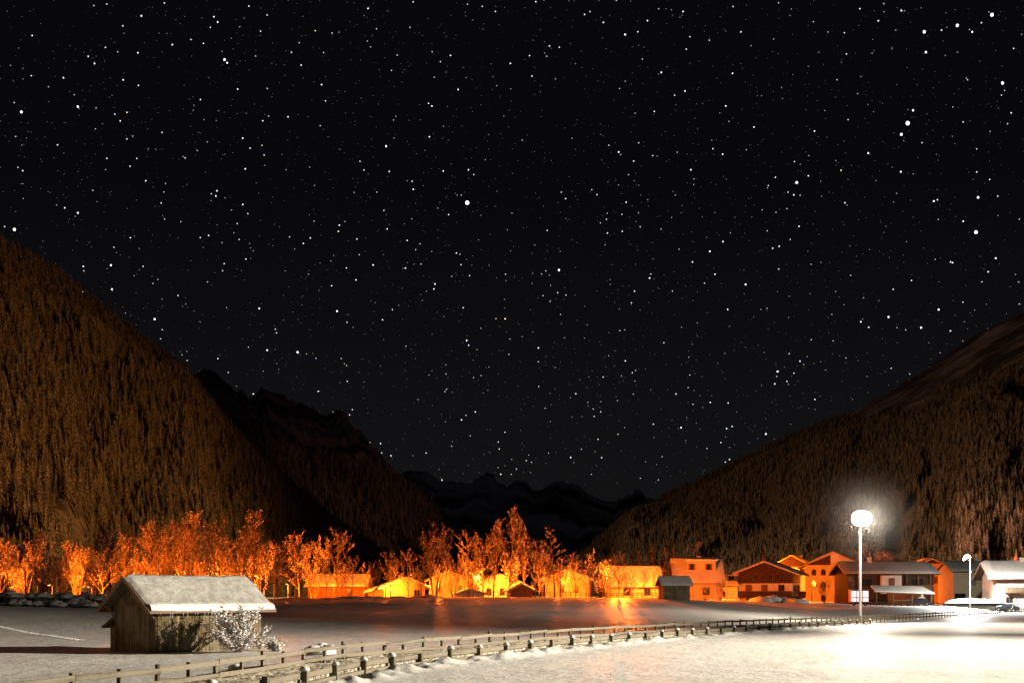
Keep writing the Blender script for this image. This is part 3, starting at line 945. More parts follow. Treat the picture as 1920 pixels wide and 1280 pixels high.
ff = thing('kerb_fence', 'low heavy post barrier with boards between gravel path and floodlit snow', 'fence')
yf = along(29.0, 138, 3.1)
pf = []
for k, Y in enumerate(yf):
    p = fence_pt(Y, 2.52); zt = float(fence_zt(Y))
    pf.append((p, zt))
    o = link('post', POSTM, ff, (p.x, p.y, zt - 1.4), math.atan2(1, float(fence_dx(Y))) + frnd.uniform(-.1, .1), (.17, .18, 1.03 + frnd.uniform(-.03, .05)))
    o.rotation_euler[0] = frnd.uniform(-.04, .04)
    if k % 5 != 3:
        link('snow_cap', CAP, ff, (p.x, p.y, zt - 1.4 + o.scale[2]), frnd.random() * 6, frnd.uniform(.9, 1.35))
for k in range(len(pf) - 1):
    a, za = pf[k]; b, zb = pf[k + 1]
    d = (b - a).normalized(); side = Vector((-d.y, d.x, 0)) * 0.10
    bar('board', ff, a + side + Vector((0, 0, za - .53)) + d * .02, b + side + Vector((0, 0, zb - .53)) - d * .02, 0.05, 0.19)
    bar('log', ff, a + Vector((0, 0, za - .80)) + d * .12, b + Vector((0, 0, zb - .80)) - d * .12, 0.12, 0.14)

# thin dark fence along the far side of the field
df = thing('meadow_fence', 'thin dark rail fence in front of the glowing orange houses', 'fence')
prev = None
for k in range(46):
    px = 868 + k * 9.6
    Y = 203.0 if px < 1240 else 203 + (px - 1240) * .2
    X = X_at(px, Y); z = gz(X, Y)
    link('post', POSTM, df, (X, Y, z - .2), 0, (.09, .09, 1.1))
    if prev is not None:
        for dz in (.42, .78):
            bar('rail', df, (prev[0], prev[1] - .07, prev[2] + dz), (X, Y - .07, z + dz), .05, .09)
    prev = (X, Y, z)
rf = thing('yard_fence', 'low snowy rail fence before the carport and parked cars', 'fence')
prev = None
for k in range(24):
    px = 1632 + k * 11.5
    Y = 226 + .03 * (px - 1632)
    X = X_at(px, Y); z = gz(X, Y)
    link('post', POSTM, rf, (X, Y, z - .2), 0, (.12, .12, .95))
    if prev is not None:
        for dz in (.30, .62):
            bar('rail', rf, (prev[0], prev[1] - .09, prev[2] + dz), (X, Y - .09, z + dz), .05, .12)
    prev = (X, Y, z)


# ------------------------------------------------------------------ the hay barn
def hay_barn():
    ang = R(50)                      # direction of the long wall
    A = Vector((-19.1, 68.9, 0)); dl = Vector((math.cos(ang), math.sin(ang), 0)); dg = Vector((-math.sin(ang), math.cos(ang), 0))
    L, W, H, RZ = 7.0, 3.9, 2.6, 4.05
    t = thing('hay_barn', 'weathered board hay barn with thick snow on its roof', 'barn', (A.x, A.y, 0.0), ang)
    # local: x along long wall, y across (gable width), origin at near corner
    rnd = random.Random(2)
    core = MB(); core.box(.06, L - .06, .06, W - .06, -.3, H - .05)
    core.prism([(0.06, H - .05), (W - .06, H - .05), (W / 2, RZ - .25)], .08, L - .08)
    # prism is in xz extruded in y: turn it so that the profile lies across the barn
    base = 8
    core.v[base:] = [(y, x, z) for x, y, z in core.v[base:]]
    core.build('inner_wall', M['darkwood'], t)

    def boards(n, fn, nm='board'):
        for k in range(n): fn(k)
    nb = 29
    for k in range(nb):                                    # long wall
        x0 = L * k / nb; w = L / nb - rnd.uniform(.008, .03)
        pr = rnd.uniform(0, .025)
        MB().box(x0, x0 + w, -.03 - pr, .03, -.35 + rnd.uniform(-.03, .08), H).build('board', M['barn'], t)
        if k % 1 == 0:
            MB().box(x0, x0 + w, W - .03, W + .03 + pr, -.35, H).build('board', M['barn'], t)
    ng_ = 17
    for k in range(ng_):                                   # gables, lower wall then the triangle above
        y0 = W * k / ng_; w = W / ng_ - rnd.uniform(.008, .03); pr = rnd.uniform(0, .025)
        MB().box(-.03 - pr, .03, y0, y0 + w, -.35, H - .02).build('board', M['barn'], t)
        MB().box(L - .03, L + .03 + pr, y0, y0 + w, -.35, H - .02).build('board', M['barn'], t)
        zt0 = H + (RZ - .12 - H) * (1 - abs(y0 + w / 2 - W / 2) / (W / 2))
        if zt0 > H + .08:
            MB().box(-.06 - pr, .02, y0, y0 + w, H + .0, zt0).build('gable_board', M['barn'], t)
            MB().box(L - .02, L + .06 + pr, y0, y0 + w, H + .0, zt0).build('gable_board', M['barn'], t)
    MB().box(-.10, -.03, 0, W, H - .08, H + .06).build('tie_beam', M['trimwood'], t)
    for y in (0, W - .16):
        MB().box(-.085, .10, y, y + .16, -.3, H).build('corner_post', M['trimwood'], t)
    # roof
    ov, og = .55, .85
    sl = (RZ - H) / (W / 2)
    ze = H - ov * sl
    rf_ = MB(); th = .10
    for sgn in (0, 1):
        def Y_(y): return y if sgn == 0 else W - y
        vs = [(-og, Y_(-ov), ze), (L + og * .8, Y_(-ov), ze), (L + og * .8, W / 2, RZ), (-og, W / 2, RZ)]
        vs2 = [(x, y, z + th) for x, y, z in vs]
        f = [(0, 1, 2, 3), (7, 6, 5, 4), (0, 4, 5, 1), (1, 5, 6, 2), (2, 6, 7, 3), (3, 7, 4, 0)]
        rf_.add(vs + vs2, f)
    roof = rf_.build('roof', M['trimwood'], t)
    # snow on the roof: rounded, sagging sheet with real thickness
    nx, ny = 60, 40
    top = []; 
    for i in range(nx + 1):
        fx = i / nx; x = -og + .10 + (L + og * 1.8 - .12) * fx
        for j in range(ny + 1):
            fy = j / ny; y = -ov - .04 + (W + 2 * ov + .08) * fy
            d_ = abs(y - W / 2); z = RZ - d_ * sl + th
            e = min(fx, 1 - fx, fy, 1 - fy)
            tk = .20 * float(smooth(-.012, .035, e)) * (1 + .25 * float(fbm(x * .9, y * .9, 5, 3)))
            tk += .05 * math.exp(-((fy - 0.06) / .05) ** 2) * (1 + float(fbm(x * 3, y * 3, 8, 2))) + 0.03 * float(fbm(x * 2.2, y * 2.2, 15, 3)) * float(smooth(0, .05, e))
            z -= .10 * math.exp(-(d_ / .35) ** 2) * .6
            z -= .06 * math.sin(math.pi * fx)
            top.append((x, y, z + max(tk, .012) + .012))
    sn = grid_mesh('snow_cover', top, nx + 1, ny + 1, M['snow_old'])
    so_ = link('snow_cover', sn, roof)
    # heavier roll of fresh snow along the eaves
    roll = []
    for i in range(81):
        fx = i / 80; x = -og + .12 + (L + og * 1.8 - .18) * fx
        for j in range(9):
            a_ = math.pi * j / 8
            y = -ov - .02 + .30 * (j / 8) + .0
            zb = RZ - abs(y - W / 2) * sl + th
            roll.append((x, y, zb + .20 + (.06 + .10 * float(fbm(x * 2.3, .3, 19, 3))) * math.sin(a_) - .16 * (j == 0)))
    link('eaves_snow', grid_mesh('eaves_snow', roll, 81, 9, M['snow_fresh']), roof)
    for k in range(16):
        xi = -og + .2 + (L + og * 1.7) * rnd.random(); ln = rnd.uniform(.12, .38)
        MB().tube((xi, -ov - .045, ze + .0), (xi, -ov - .045, ze - ln), .022, .003, 5).build('icicle', M['ice'], roof)
    # barge boards and eaves boards
    for x in (-og - .045, L + og * .8 + .003):
        for sgn in (0, 1):
            y0 = -ov if sgn == 0 else W + ov
            for half in (0, 1):
                f0, f1 = (0, .52) if half == 0 else (.5, 1)
                pa = (x + .02 + .006 * half, y0 + (W / 2 - y0) * f0, ze + (RZ - ze) * f0 + .03)
                pb_ = (x + .02 + .006 * half, y0 + (W / 2 - y0) * f1, ze + (RZ - ze) * f1 + .03)
                bar('barge_board', t, pa, pb_, .04, .20, BARGE)
    bar('eaves_board', t, (-og, -ov - .03, ze + .03), (L + og * .8, -ov - .03, ze + .03), .035, .10, BARGE)
    # struts that carry the purlins
    for y in (0.1, W - .1):
        yo = -ov + .1 if y < 1 else W + ov - .1
        bar('strut', t, (-.05, y, H - .75), (-og + .12, y, H - .02), .08, .08, BARGE)
        bar('purlin', t, (-og + .05, yo * .5, H - .10 + .12), (0.2, yo * .5, H - .10 + .12), .12, .12, BARGE)
    bar('purlin', t, (-og + .05, W / 2, RZ - .14), (.2, W / 2, RZ - .14), .14, .14, BARGE)
    # lean-to at the far side of the gable
    lean = MB().box(.25, 2.6, W + .05, W + .95, -.3, 1.35)
    lean.build('lean_to', M['barn'], t)
    lr = MB().add([(-.05, W + .03, 1.95), (2.9, W + .03, 1.95), (2.9, W + 1.35, 1.30), (-.05, W + 1.35, 1.30), (-.05, W + .03, 2.03), (2.9, W + .03, 2.03), (2.9, W + 1.35, 1.38), (-.05, W + 1.35, 1.38)],
                  [(3, 2, 1, 0), (4, 5, 6, 7), (0, 1, 5, 4), (1, 2, 6, 5), (2, 3, 7, 6), (3, 0, 4, 7)])
    lro = lr.build('lean_to_roof', M['barge'], t)
    nx, ny = 14, 8; top = []
    for i in range(nx + 1):
        for j in range(ny + 1):
            fx = i / nx; fy = j / ny
            e = min(fx, 1 - fx, fy, 1 - fy)
            top.append((-.07 + 2.99 * fx, W + .03 + 1.36 * fy, 2.035 - .67 * fy + .005 + .22 * float(smooth(-.02, .16, e))))
    link('snow_cover', grid_mesh('snow_cover', top, nx + 1, ny + 1, M['snow_roof']), lro)
    return t


BARGE = MB().box(-.5, .5, -.5, .5, -.5, .5).data('barge', M['barge'])
hay_barn()


# snow laden bush before the barn
def bush(px, Y, w, h, seed, label, n_stem=16, dens=1.0):
    rnd = random.Random(seed)
    st = MB(); lv = MB()
    for k in range(n_stem):
        az_ = 6.283 * k / n_stem + rnd.uniform(-.3, .3); el = R(rnd.uniform(28, 86))
        p = Vector((rnd.uniform(-.15, .15), rnd.uniform(-.15, .15), -.1)); d = Vector((math.cos(az_) * math.cos(el), math.sin(az_) * math.cos(el), math.sin(el)))
        Lb = (h * math.sin(el) ** 1.0 + w * .5 * math.cos(el)) * rnd.uniform(.75, 1.02); r_ = .022
        for s_ in range(5):
            d = (d + Vector((rnd.uniform(-.2, .2), rnd.uniform(-.2, .2), rnd.uniform(-.16, .12)))).normalized()
            q = p + d * Lb / 5
            st.tube(p, q, r_, r_ * .75, 4, caps=False); r_ *= .75
            if s_ >= 1:
                for b in range(int(7 * dens)):
                    o_ = p.lerp(q, rnd.random()); dd = (d + Vector((rnd.uniform(-1, 1), rnd.uniform(-1, 1), rnd.uniform(-.5, .9)))).normalized()
                    e_ = o_ + dd * rnd.uniform(.2, .5)
                    st.tube(o_, e_, .008, .004, 3, caps=False)
                    for l_ in range(5):
                        c = o_.lerp(e_, rnd.uniform(.15, 1)) + Vector((rnd.uniform(-.06, .06), rnd.uniform(-.06, .06), rnd.uniform(-.03, .05)))
                        s = rnd.uniform(.04, .095)
                        u = Vector((rnd.uniform(-1, 1), rnd.uniform(-1, 1), rnd.uniform(-.5, .5))).normalized() * s
                        v_ = Vector((rnd.uniform(-1, 1), rnd.uniform(-1, 1), rnd.uniform(-.5, .5))).normalized() * s * .7
                        m_ = 0 if rnd.random() < .88 else 1
                        lv.add([c + u, c + v_, c - u, c - v_, c + Vector((0, 0, s * .6))], [(0, 1, 4), (1, 2, 4), (2, 3, 4), (3, 0, 4)], m_)
            p = q
    X = X_at(px, Y)
    t = thing('bush', label, 'bush', (X, Y, gz(X, Y)), 0)
    st.build('stems', M['bark'], t)
    lv.build('snowy_leaves', [M['frost'], M['deadleaf']], t)
    return t


M['deadleaf'] = mat('dead_leaves', (0.16, 0.07, 0.035), (0.28, 0.15, 0.08), scale=5)
bush(446, 69.6, 2.6, 2.3, 3, 'snow laden bush with brown leaves growing against the barn wall', 30, 1.5)
bush(512, 71.5, .8, .6, 5, 'small snowy shrub beside the far end of the barn', 9, .8)

# snow clods thrown up beside the path
lump = ico(9, 6)
lr_ = random.Random(8)
lump.v = [tuple(c * (1 + lr_.uniform(-.22, .22)) for c in q) for q in lump.v]
LUMP = lump.data('snow_clod', M['snow_cap'], True)
for k in range(46):
    Y = lr_.uniform(40, 112); s = lr_.choice([-.6, -.9, -1.3, -.35, -2.2])
    p = fence_pt(Y, s + lr_.uniform(-.3, .3)); sc = lr_.uniform(.08, .2)
    tag(link('snow_clod', LUMP, None, (p.x, p.y, gz(p.x, p.y) + sc * .25), lr_.random() * 6, (sc * 1.5, sc * 1.2, sc * .8)), 'white snow clod lying behind the rail fence by the gravel path', 'snow clod', 'snow clods along the path')
for k, (px, Y, sc) in enumerate([(588, 62, .36), (603, 62.5, .42), (618, 62, .34), (596, 61.4, .26), (610, 61.5, .28)]):
    X = X_at(px, Y)
    tag(link('snow_clod', LUMP, None, (X, Y, gz(X, Y) + sc * .4), k, (sc * 1.2, sc, sc)), 'large pale snow lump heaped behind the rail fence near the barn', 'snow clod', 'snow heap near the barn')


# a line of footprints: small trodden rims in the snow
fpm = MB(); fr_ = random.Random(5)
for k in range(70):
    f = k / 69
    px_ = -40 + 190 * f; Y = 106 - 17 * f
    X = X_at(px_, Y) + (.16 if k % 2 else -.16) + fr_.uniform(-.05, .05); z = gz(X, Y)
    n = 9; vs = []
    for r_, h_ in ((.24, -.02), (.16, .03), (.12, .015), (.08, -.04)):
        vs += [(X + r_ * math.cos(6.283 * j / n) * fr_.uniform(.8, 1.2), Y + 1.3 * r_ * math.sin(6.283 * j / n), z + h_ * fr_.uniform(.7, 1.3)) for j in range(n)]
    fpm.add(vs, [(i * n + j, i * n + (j + 1) % n, (i + 1) * n + (j + 1) % n, (i + 1) * n + j) for i in range(3) for j in range(n)])
tag(fpm.build('footprint_trail', M['snow_cap']), 'trail of footprints crossing the snowy field', None, None, 'stuff')


# ------------------------------------------------------------------ boulders at the left
def boulder_me(seed):
    rnd = random.Random(seed)
    b = ico(10, 7)
    ax = [Vector((rnd.uniform(-1, 1), rnd.uniform(-1, 1), rnd.uniform(-1, 1))).normalized() for _ in range(9)]
    out = []
    for q in b.v:
        v_ = Vector(q)
        r_ = 1.0
        for a_ in ax:
            dd = v_.dot(a_)
            if dd > .62: r_ = min(r_, .62 / dd * 1.02)
        out.append(tuple(v_ * r_ * (1 + rnd.uniform(-.03, .03))))
    b.v = out
    cap = MB()
    n = 12; vs = [(0, 0, 1.02)]
    for i, (rr, zz) in enumerate([(.4, .98), (.72, .78), (.9, .45), (.86, .36)]):
        vs += [(rr * math.cos(6.283 * j / n) * rnd.uniform(.85, 1.1), rr * math.sin(6.283 * j / n) * rnd.uniform(.85, 1.1), zz + rnd.uniform(-.14, .06)) for j in range(n)]
    fs = [(0, 1 + j, 1 + (j + 1) % n) for j in range(n)]
    for i in range(3): fs += [(1 + i * n + j, 1 + (i + 1) * n + j, 1 + (i + 1) * n + (j + 1) % n, 1 + i * n + (j + 1) % n) for j in range(n)]
    cap.add(vs, fs)
    return b.data('stone', M['rock']), cap.data('snow_cap', M['snow_cap'], True)


BO = [boulder_me(40 + k) for k in range(5)]
brn = random.Random(12)
for k in range(54):
    px = -25 + (k % 27) * 8.6 + brn.uniform(-4, 4)
    row = k // 27
    Y = 131.5 + 2.4 * row + brn.uniform(-.7, .7)
    X = X_at(px, Y); sc = brn.uniform(.5, 1.0)
    z = gz(X, Y) + row * .62 - .05
    t = thing('boulder', 'dark snow capped boulder in the stone heap below the bare trees', 'boulder', (X, Y, z), brn.random() * 6.28, 'boulders in the heap by the field')
    t.scale = (sc * brn.uniform(.9, 1.4), sc * brn.uniform(.9, 1.2), sc * brn.uniform(.75, 1.05))
    a_, b_ = BO[k % 5]
    link('stone', a_, t); link('snow_cap', b_, t)


# ------------------------------------------------------------------ houses
def win(parent, face, w, d, u, z, ww, wh, arched=False, pane='glass', frame='trimwood', shutters=False):
    """window on a face of a w x d box centred on the origin"""
    def P(a, b, c):      # along, out, up
        if face == 'f': return (a, -d / 2 - b, c)
        if face == 'b': return (-a, d / 2 + b, c)
        if face == 'r': return (w / 2 + b, a, c)
        return (-w / 2 - b, -a, c)

    def bx(mb, a0, a1, b0, b1, c0, c1, m=0):
        p = P(a0, b0, c0); q = P(a1, b1, c1)
        mb.box(min(p[0], q[0]), max(p[0], q[0]), min(p[1], q[1]), max(p[1], q[1]), c0, c1, m)
    fr = MB(); t_ = .09
    bx(fr, u - ww / 2 - t_, u - ww / 2, .004, .09, z - t_, z + wh + t_)
    bx(fr, u + ww / 2, u + ww / 2 + t_, .004, .09, z - t_, z + wh + t_)
    bx(fr, u - ww / 2, u + ww / 2, .004, .088, z + wh, z + wh + t_)
    bx(fr, u - ww / 2 - .05, u + ww / 2 + .05, .004, .14, z - t_, z)
    bx(fr, u - .03, u + .03, .02, .07, z, z + wh)
    wo = fr.build('window', M[frame], parent)
    pn = MB(); bx(pn, u - ww / 2, u + ww / 2, .004, .03, z, z + wh)
    if arched:
        n = 8
        arc = [P(u + ww / 2 * math.cos(math.pi * k / n), .032, z + wh + ww / 2 * math.sin(math.pi * k / n)) for k in range(n + 1)]
        arc2 = [P(u + ww / 2 * math.cos(math.pi * k / n), .10, z + wh + ww / 2 * math.sin(math.pi * k / n)) for k in range(n + 1)]
        pn.add(arc + arc2, [tuple(range(n + 1, 2 * n + 2)), tuple(range(n, -1, -1))] + [(k, k + 1, n + 2 + k, n + 1 + k) for k in range(n)])
    pn.build('pane', M[pane], wo)
    if shutters:
        for s_ in (-1, 1):
            sh = MB(); c = u + s_ * (ww / 2 + t_ + ww * .27)
            bx(sh, c - ww * .25, c + ww * .25, .004, .06, z - .03, z + wh + .03)
            sh.build('shutter', M['curtain'], wo)


def balcony(parent, face, w, d, u0, u1, z, depth=1.2, hgt=1.0, m='darkwood', board=.34):
    def P(a, b, c):
        if face == 'f': return (a, -d / 2 - b, c)
        if face == 'r': return (w / 2 + b, a, c)
        return (-w / 2 - b, -a, c)

    def bx(mb, a0, a1, b0, b1, c0, c1):
        p = P(a0, b0, c0); q = P(a1, b1, c1)
        mb.box(min(p[0], q[0]), max(p[0], q[0]), min(p[1], q[1]), max(p[1], q[1]), c0, c1)
    fl = MB(); bx(fl, u0, u1, .003, depth - .08, z - .16, z)
    bo = fl.build('balcony', M[m], parent)
    a = u0
    while a < u1 - .05:
        q = MB(); bx(q, a + .015, min(a + board, u1) - .015, depth - .075, depth - .035, z - .10, z + hgt - .1)
        q.build('railing_board', M[m], bo); a += board
    hr = MB(); bx(hr, u0 - .04, u1 + .04, depth - .12, depth + .03, z + hgt - .097, z + hgt)
    hr.build('handrail', M['trimwood'], bo)
    k = 0; a = u0 + .4
    while a < u1:
        q = MB(); bx(q, a - .09, a + .09, .003, depth * .8, z - .42, z - .163)
        q.build('bracket', M[m], bo); a += 2.4
    return bo


def house(name, label, px, Y, rot, w, d, h, rise, wall='plaster', roof='darkwood', over=(1.1, 1.0), snow=.30, z0=None, wood_above=None, chimney=None, cat='house', zfix=None, woodmat='darkwood'):
    """footprint w (gable side, local x) by d (local y); gable faces local -y"""
    X = X_at(px, Y)
    z = gz(X, Y) if z0 is None else z0
    t = thing(name, label, cat, (X, Y, z), R(rot))
    wl = MB(); top = wood_above if wood_above else h
    wl.box(-w / 2, w / 2, -d / 2, d / 2, -1.5, top)
    if not wood_above:
        wl.prism([(-w / 2, h + .002), (w / 2, h + .002), (0, h + rise)], -d / 2, d / 2)
    wl.build('wall', M[wall], t)
    if wood_above:
        up_ = MB(); e = .06
        up_.box(-w / 2 - e, w / 2 + e, -d / 2 - e, d / 2 + e, wood_above + .003, h)
        up_.prism([(-w / 2 - e, h + .002), (w / 2 + e, h + .002), (0, h + rise)], -d / 2 - e, d / 2 + e)
        up_.build('upper_wall', M[woodmat], t)
    oe, og = over
    sl = rise / (w / 2); th = .20
    ze = h - oe * sl
    rb = MB()
    for s_ in (-1, 1):
        vs = [(s_ * (w / 2 + oe), -d / 2 - og, ze), (s_ * (w / 2 + oe), d / 2 + og, ze), (0, d / 2 + og, h + rise), (0, -d / 2 - og, h + rise)]
        vs2 = [(a, b, c + th) for a, b, c in vs]
        f = [(0, 1, 2, 3), (7, 6, 5, 4), (0, 4, 5, 1), (1, 5, 6, 2), (3, 7, 4, 0)]
        rb.add(vs + vs2, f)
    ro = rb.build('roof', M[roof], t)
    # snow sheet with rounded edges
    nx, ny = 26, 20; topv = []
    Wt = w + 2 * oe + .10; Dt = d + 2 * og + .10
    sd = int(abs(px) * 7 + Y)
    for i in range(nx + 1):
        fx = (i / nx); x = -Wt / 2 + Wt * fx
        for j in range(ny + 1):
            fy = j / ny; y = -Dt / 2 + Dt * fy
            e = min(fx * Wt, (1 - fx) * Wt, fy * Dt, (1 - fy) * Dt)
            zz = h + rise - abs(x) * sl + th
            tk = snow * math.sqrt(min(e / (snow * 1.6 + .001), 1.0)) * (1 + .3 * float(fbm(x * .35 + sd, y * .35, 5, 2))) if snow > 0 else 0
            topv.append((x, y, zz + tk + .004 - .10 * snow * math.exp(-(x / .5) ** 2)))
    # edge skirt so that the sheet shows its thickness
    link('snow_cover', grid_mesh('snow_cover', topv, nx + 1, ny + 1, M['snow_roof']), ro)
    fa = MB()
    for s_ in (-1, 1):
        for y in (-d / 2 - og - .06, d / 2 + og + .004):
            vs = [(s_ * (w / 2 + oe + .03), y, ze - .08), (0, y, h + rise - .08), (0, y, h + rise + th + .01), (s_ * (w / 2 + oe + .03), y, ze + th + .01)]
            vs2 = [(a, b + .056, c) for a, b, c in vs]
            fa.add(vs + vs2, [(0, 1, 2, 3), (7, 6, 5, 4), (0, 4, 5, 1), (1, 5, 6, 2), (2, 6, 7, 3), (3, 7, 4, 0)])
    fa.build('barge_board', M['palewood'], t)
    if chimney:
        cx_, cy_, ch = chimney
        zc = h + rise - abs(cx_) * sl
        c = MB(); c.box(cx_ - .35, cx_ + .35, cy_ - .35, cy_ + .35, zc - .3, zc + ch)
        co = c.build('chimney', M['plaster'], t)
        MB().box(cx_ - .45, cx_ + .45, cy_ - .45, cy_ + .45, zc + ch + .003, zc + ch + .14).build('chimney_cap', M['snow_cap'], co)
    t['_w'] = w; t['_d'] = d
    return t


# I: dark chalet
w, d = 10.8, 12.5
H1 = house('dark_chalet', 'dark timber chalet with white lower storey and brown balcony', 1444, 266, -20, w, d, 7.0, 2.1, wood_above=4.8, over=(1.6, 1.5), z0=0.35)
for u in (-3.4, -.2, 3.2): win(H1, 'f', w, d, u, 3.3, 1.1, 1.15, pane='curtain' if u < 2 else 'glass')
for u in (-3.2, 0.0, 3.2): win(H1, 'f', w, d, u, .5, 1.2, 1.2)
for u in (-1.9, -.6, 1.0, 2.3): win(H1, 'f', w + .12, d + .12, u, 5.4, .8, 1.2)
for u in (-4, -1.6, 1.0, 3.6): win(H1, 'r', w, d, u, 3.2, .75, 1.2)
for u in (-4, -1.6, 1.0, 3.6): win(H1, 'r', w, d, u, .5, .75, 1.1)
balcony(H1, 'f', w, d, -5.4, 5.4, 2.1, 1.3, 1.15); balcony(H1, 'r', w, d, -6.2, 6.2, 2.1, 1.2, 1.15)
# J
w, d = 9.5, 11
H2 = house('orange_gable_house', 'gabled house with snowy roof edge half hidden behind the dark chalet', 1488, 322, -18, w, d, 9.2, 2.6, wall='plaster', over=(1.3, 1.2), z0=0.6, wood_above=9.0, chimney=(1.5, 2, 1.0))
win(H2, 'f', w, d, 2.6, 7.2, 1.0, 1.3); win(H2, 'f', w, d, -2.6, 7.2, 1.0, 1.3)
# K
w, d = 12.5, 13
H3 = house('arched_window_house', 'tall plastered house with arched windows under a wide snowy gable', 1562, 300, -14, w, d, 9.1, 2.9, wall='plaster', over=(1.6, 1.6), z0=0.5)
for u, z in ((-4.3, 6.8), (-2.2, 6.8), (-4.3, 3.9), (-2.2, 3.9), (-2.2, 0.9)): win(H3, 'f', w, d, u, z, .9, .9, arched=True)
for z in (8.6, 5.9, 3.0): win(H3, 'f', w, d, 1.6, z, .9, 1.2)
balcony(H3, 'f', w, d, .3, 5.9, 5.4, 1.2, 1.1, 'redwood'); 
MB().box(.3, 6.0, -d / 2 - .35, -d / 2 - .005, 8.0, 9.0).build('beam', M['darkwood'], H3)
MB().prism([(-6.2, 9.1), (-.6, 9.1), (-.6, 11.4)], -d / 2 - .12, -d / 2 - .004).build('gable_boards', M['darkwood'], H3)
for u in (3.6, 5.0): win(H3, 'f', w, d, u, 5.9, .9, 1.5, shutters=False)
win(H3, 'f', w, d, 4.2, 3.0, .9, 1.2); win(H3, 'f', w, d, 4.2, .6, 1.0, 1.9, pane='curtain')
MB().box(2.8, 5.95, -d / 2 - 2.2, -d / 2 - .004, -.6, 2.6).build('porch', M['darkwood'], H3)
MB().box(2.5, 6.2, -d / 2 - 2.5, -d / 2 - .004, 2.603, 2.75).build('porch_roof', M['snow_roof'], H3)
# L: long farmhouse, eaves to the front
w, d = 11, 17.2
H4 = house('long_farmhouse', 'long brown farmhouse with snowy eaves and white middle bay behind the carport', 1656, 262, 90, w, d, 6.7, 1.9, wall='darkwood', over=(1.3, .9), z0=0.6, chimney=(-.5, 3.0, 1.3))
bay = MB().box(-w / 2 - 1.0, -w / 2 - .003, -1.8, 2.2, -.5, 6.1).build('white_bay', M['plaster'], H4)
win(bay, 'l', w + 2.0, d, -.2, 4.2, 1.0, 1.3, pane='curtain')
win(H4, 'l', w, d, -5.2, 3.9, 3.0, 1.6); win(H4, 'l', w, d, 5.2, 4.0, 2.6, 1.5); win(H4, 'l', w, d, 5.2, .8, 2.6, 1.5)
MB().box(-w / 2 - .9, -w / 2 - .004, -8.0, -2.4, 2.6, 3.7).build('balcony', M['trimwood'], H4)
MB().box(-w / 2 - .16, -w / 2 - .004, 7.4, 8.6, -.5, 6.0).build('plank_strip', M['fence'], H4)
balcony(H4, 'l', w, d, 2.6, 8.2, 3.2, 1.1, 1.0, 'trimwood')
for a_ in (-7.6, -5.2, -2.9): MB().box(-w / 2 - 1.0, -w / 2 - .85, a_ - .09, a_ + .09, -.5, 6.2).build('balcony_post', M['trimwood'], H4)
win(H4, 'f', w, d, 0, 4.0, 1.2, 1.3); win(H4, 'l', w, d, -6.6, .6, 1.2, 2.0, pane='curtain')
# M
w, d = 9.5, 11
H5 = house('yellow_gable_house', 'glowing yellow gabled house behind the farmhouse with brown balcony', 1738, 305, -8, w, d, 8.4, 2.2, wall='ochre', over=(1.2, 1.4), z0=0.5)
for u in (-2.6, 0, 2.6): win(H5, 'f', w, d, u, 5.6, 1.0, 1.4)
win(H5, 'f', w, d, 2.6, 2.6, 1, 1.4)
balcony(H5, 'f', w, d, -4.6, 4.6, 5.2, 1.3, 1.0, 'redwood')
MB().prism([(-2.4, 9.55), (2.4, 9.55), (0, 10.6)], -d / 2 - .1, -d / 2 - .004).build('gable_boards', M['darkwood'], H5)
# N cream house
w, d = 9, 10.0
H6 = house('cream_house', 'cream walled house with snowy eaves behind the thin bright lamp post', 1816, 276, 92, w, d, 7.4, 1.7, wall='cream', over=(.9, .7), z0=0.5, chimney=(.4, -2.0, 1.2))
MB().box(-w / 2 - .7, -w / 2 - .004, -5.0, -2.6, -.6, 6.6).build('grey_bay', M['greywall'], H6)
win(H6, 'l', w, d, -.9, 4.4, 1.15, 1.3, pane='greywall'); win(H6, 'l', w + 1.4, d, 4.0, 4.2, .9, 1.3, frame='palewood'); win(H6, 'l', w, d, 2.8, 1.5, .8, 1.5); win(H6, 'l', w, d, -3.6, .7, 2.2, 1.8)
# O right house
w, d = 10, 14
H7 = house('snowy_roof_house', 'white house with thick overhanging snowy roof beside the parked cars', 1925, 246, 84, w, d, 5.9, 2.6, wall='plaster', over=(1.2, 1.6), snow=.5, z0=0.4, chimney=(-.6, 1.0, 1.2))
win(H7, 'l', w, d, -.6, 3.5, 2.2, 1.6); win(H7, 'l', w, d, 4.3, .8, 1.0, 1.1); win(H7, 'l', w, d, -4.6, .9, 1.1, 1.1)
balcony(H7, 'l', w, d, -5.5, 1.2, 2.9, 1.1, 1.0, 'trimwood')
# G house with dormer
w, d = 9.5, 9.3
H8 = house('dormer_house', 'yellow lit house with wide dormer in its big snowy roof and smoking chimney', 1305, 262, 88, w, d, 5.4, 4.1, wall='ochre', over=(1.3, .6), z0=0.7, snow=.12, chimney=(.6, -.6, .9), roof='redwood')
dm = MB().box(-3.4, -.2, -3.6, 2.2, 6.4, 9.0).build('dormer', M['ochre'], H8)
MB().box(-3.9, .2, -4.0, 2.6, 9.003, 9.25).build('dormer_roof', M['snow_roof'], dm)
for u in (-1.9, 1.5):
    fr = MB().box(-3.46, -3.404, -u - .7 - .7, -u + .7 - .7, 7.1, 8.4).build('window', M['curtain'], dm)
    MB().box(-3.49, -3.463, -u - .35 - .7, -u + .35 - .7, 7.2, 8.3).build('pane', M['glass'], fr)
win(H8, 'l', w, d, -2.6, 2.2, 1.2, 1.3); win(H8, 'l', w, d, 1.5, 2.2, 1.2, 1.3); win(H8, 'f', w, d, 0, 5.8, 1.1, 1.3)
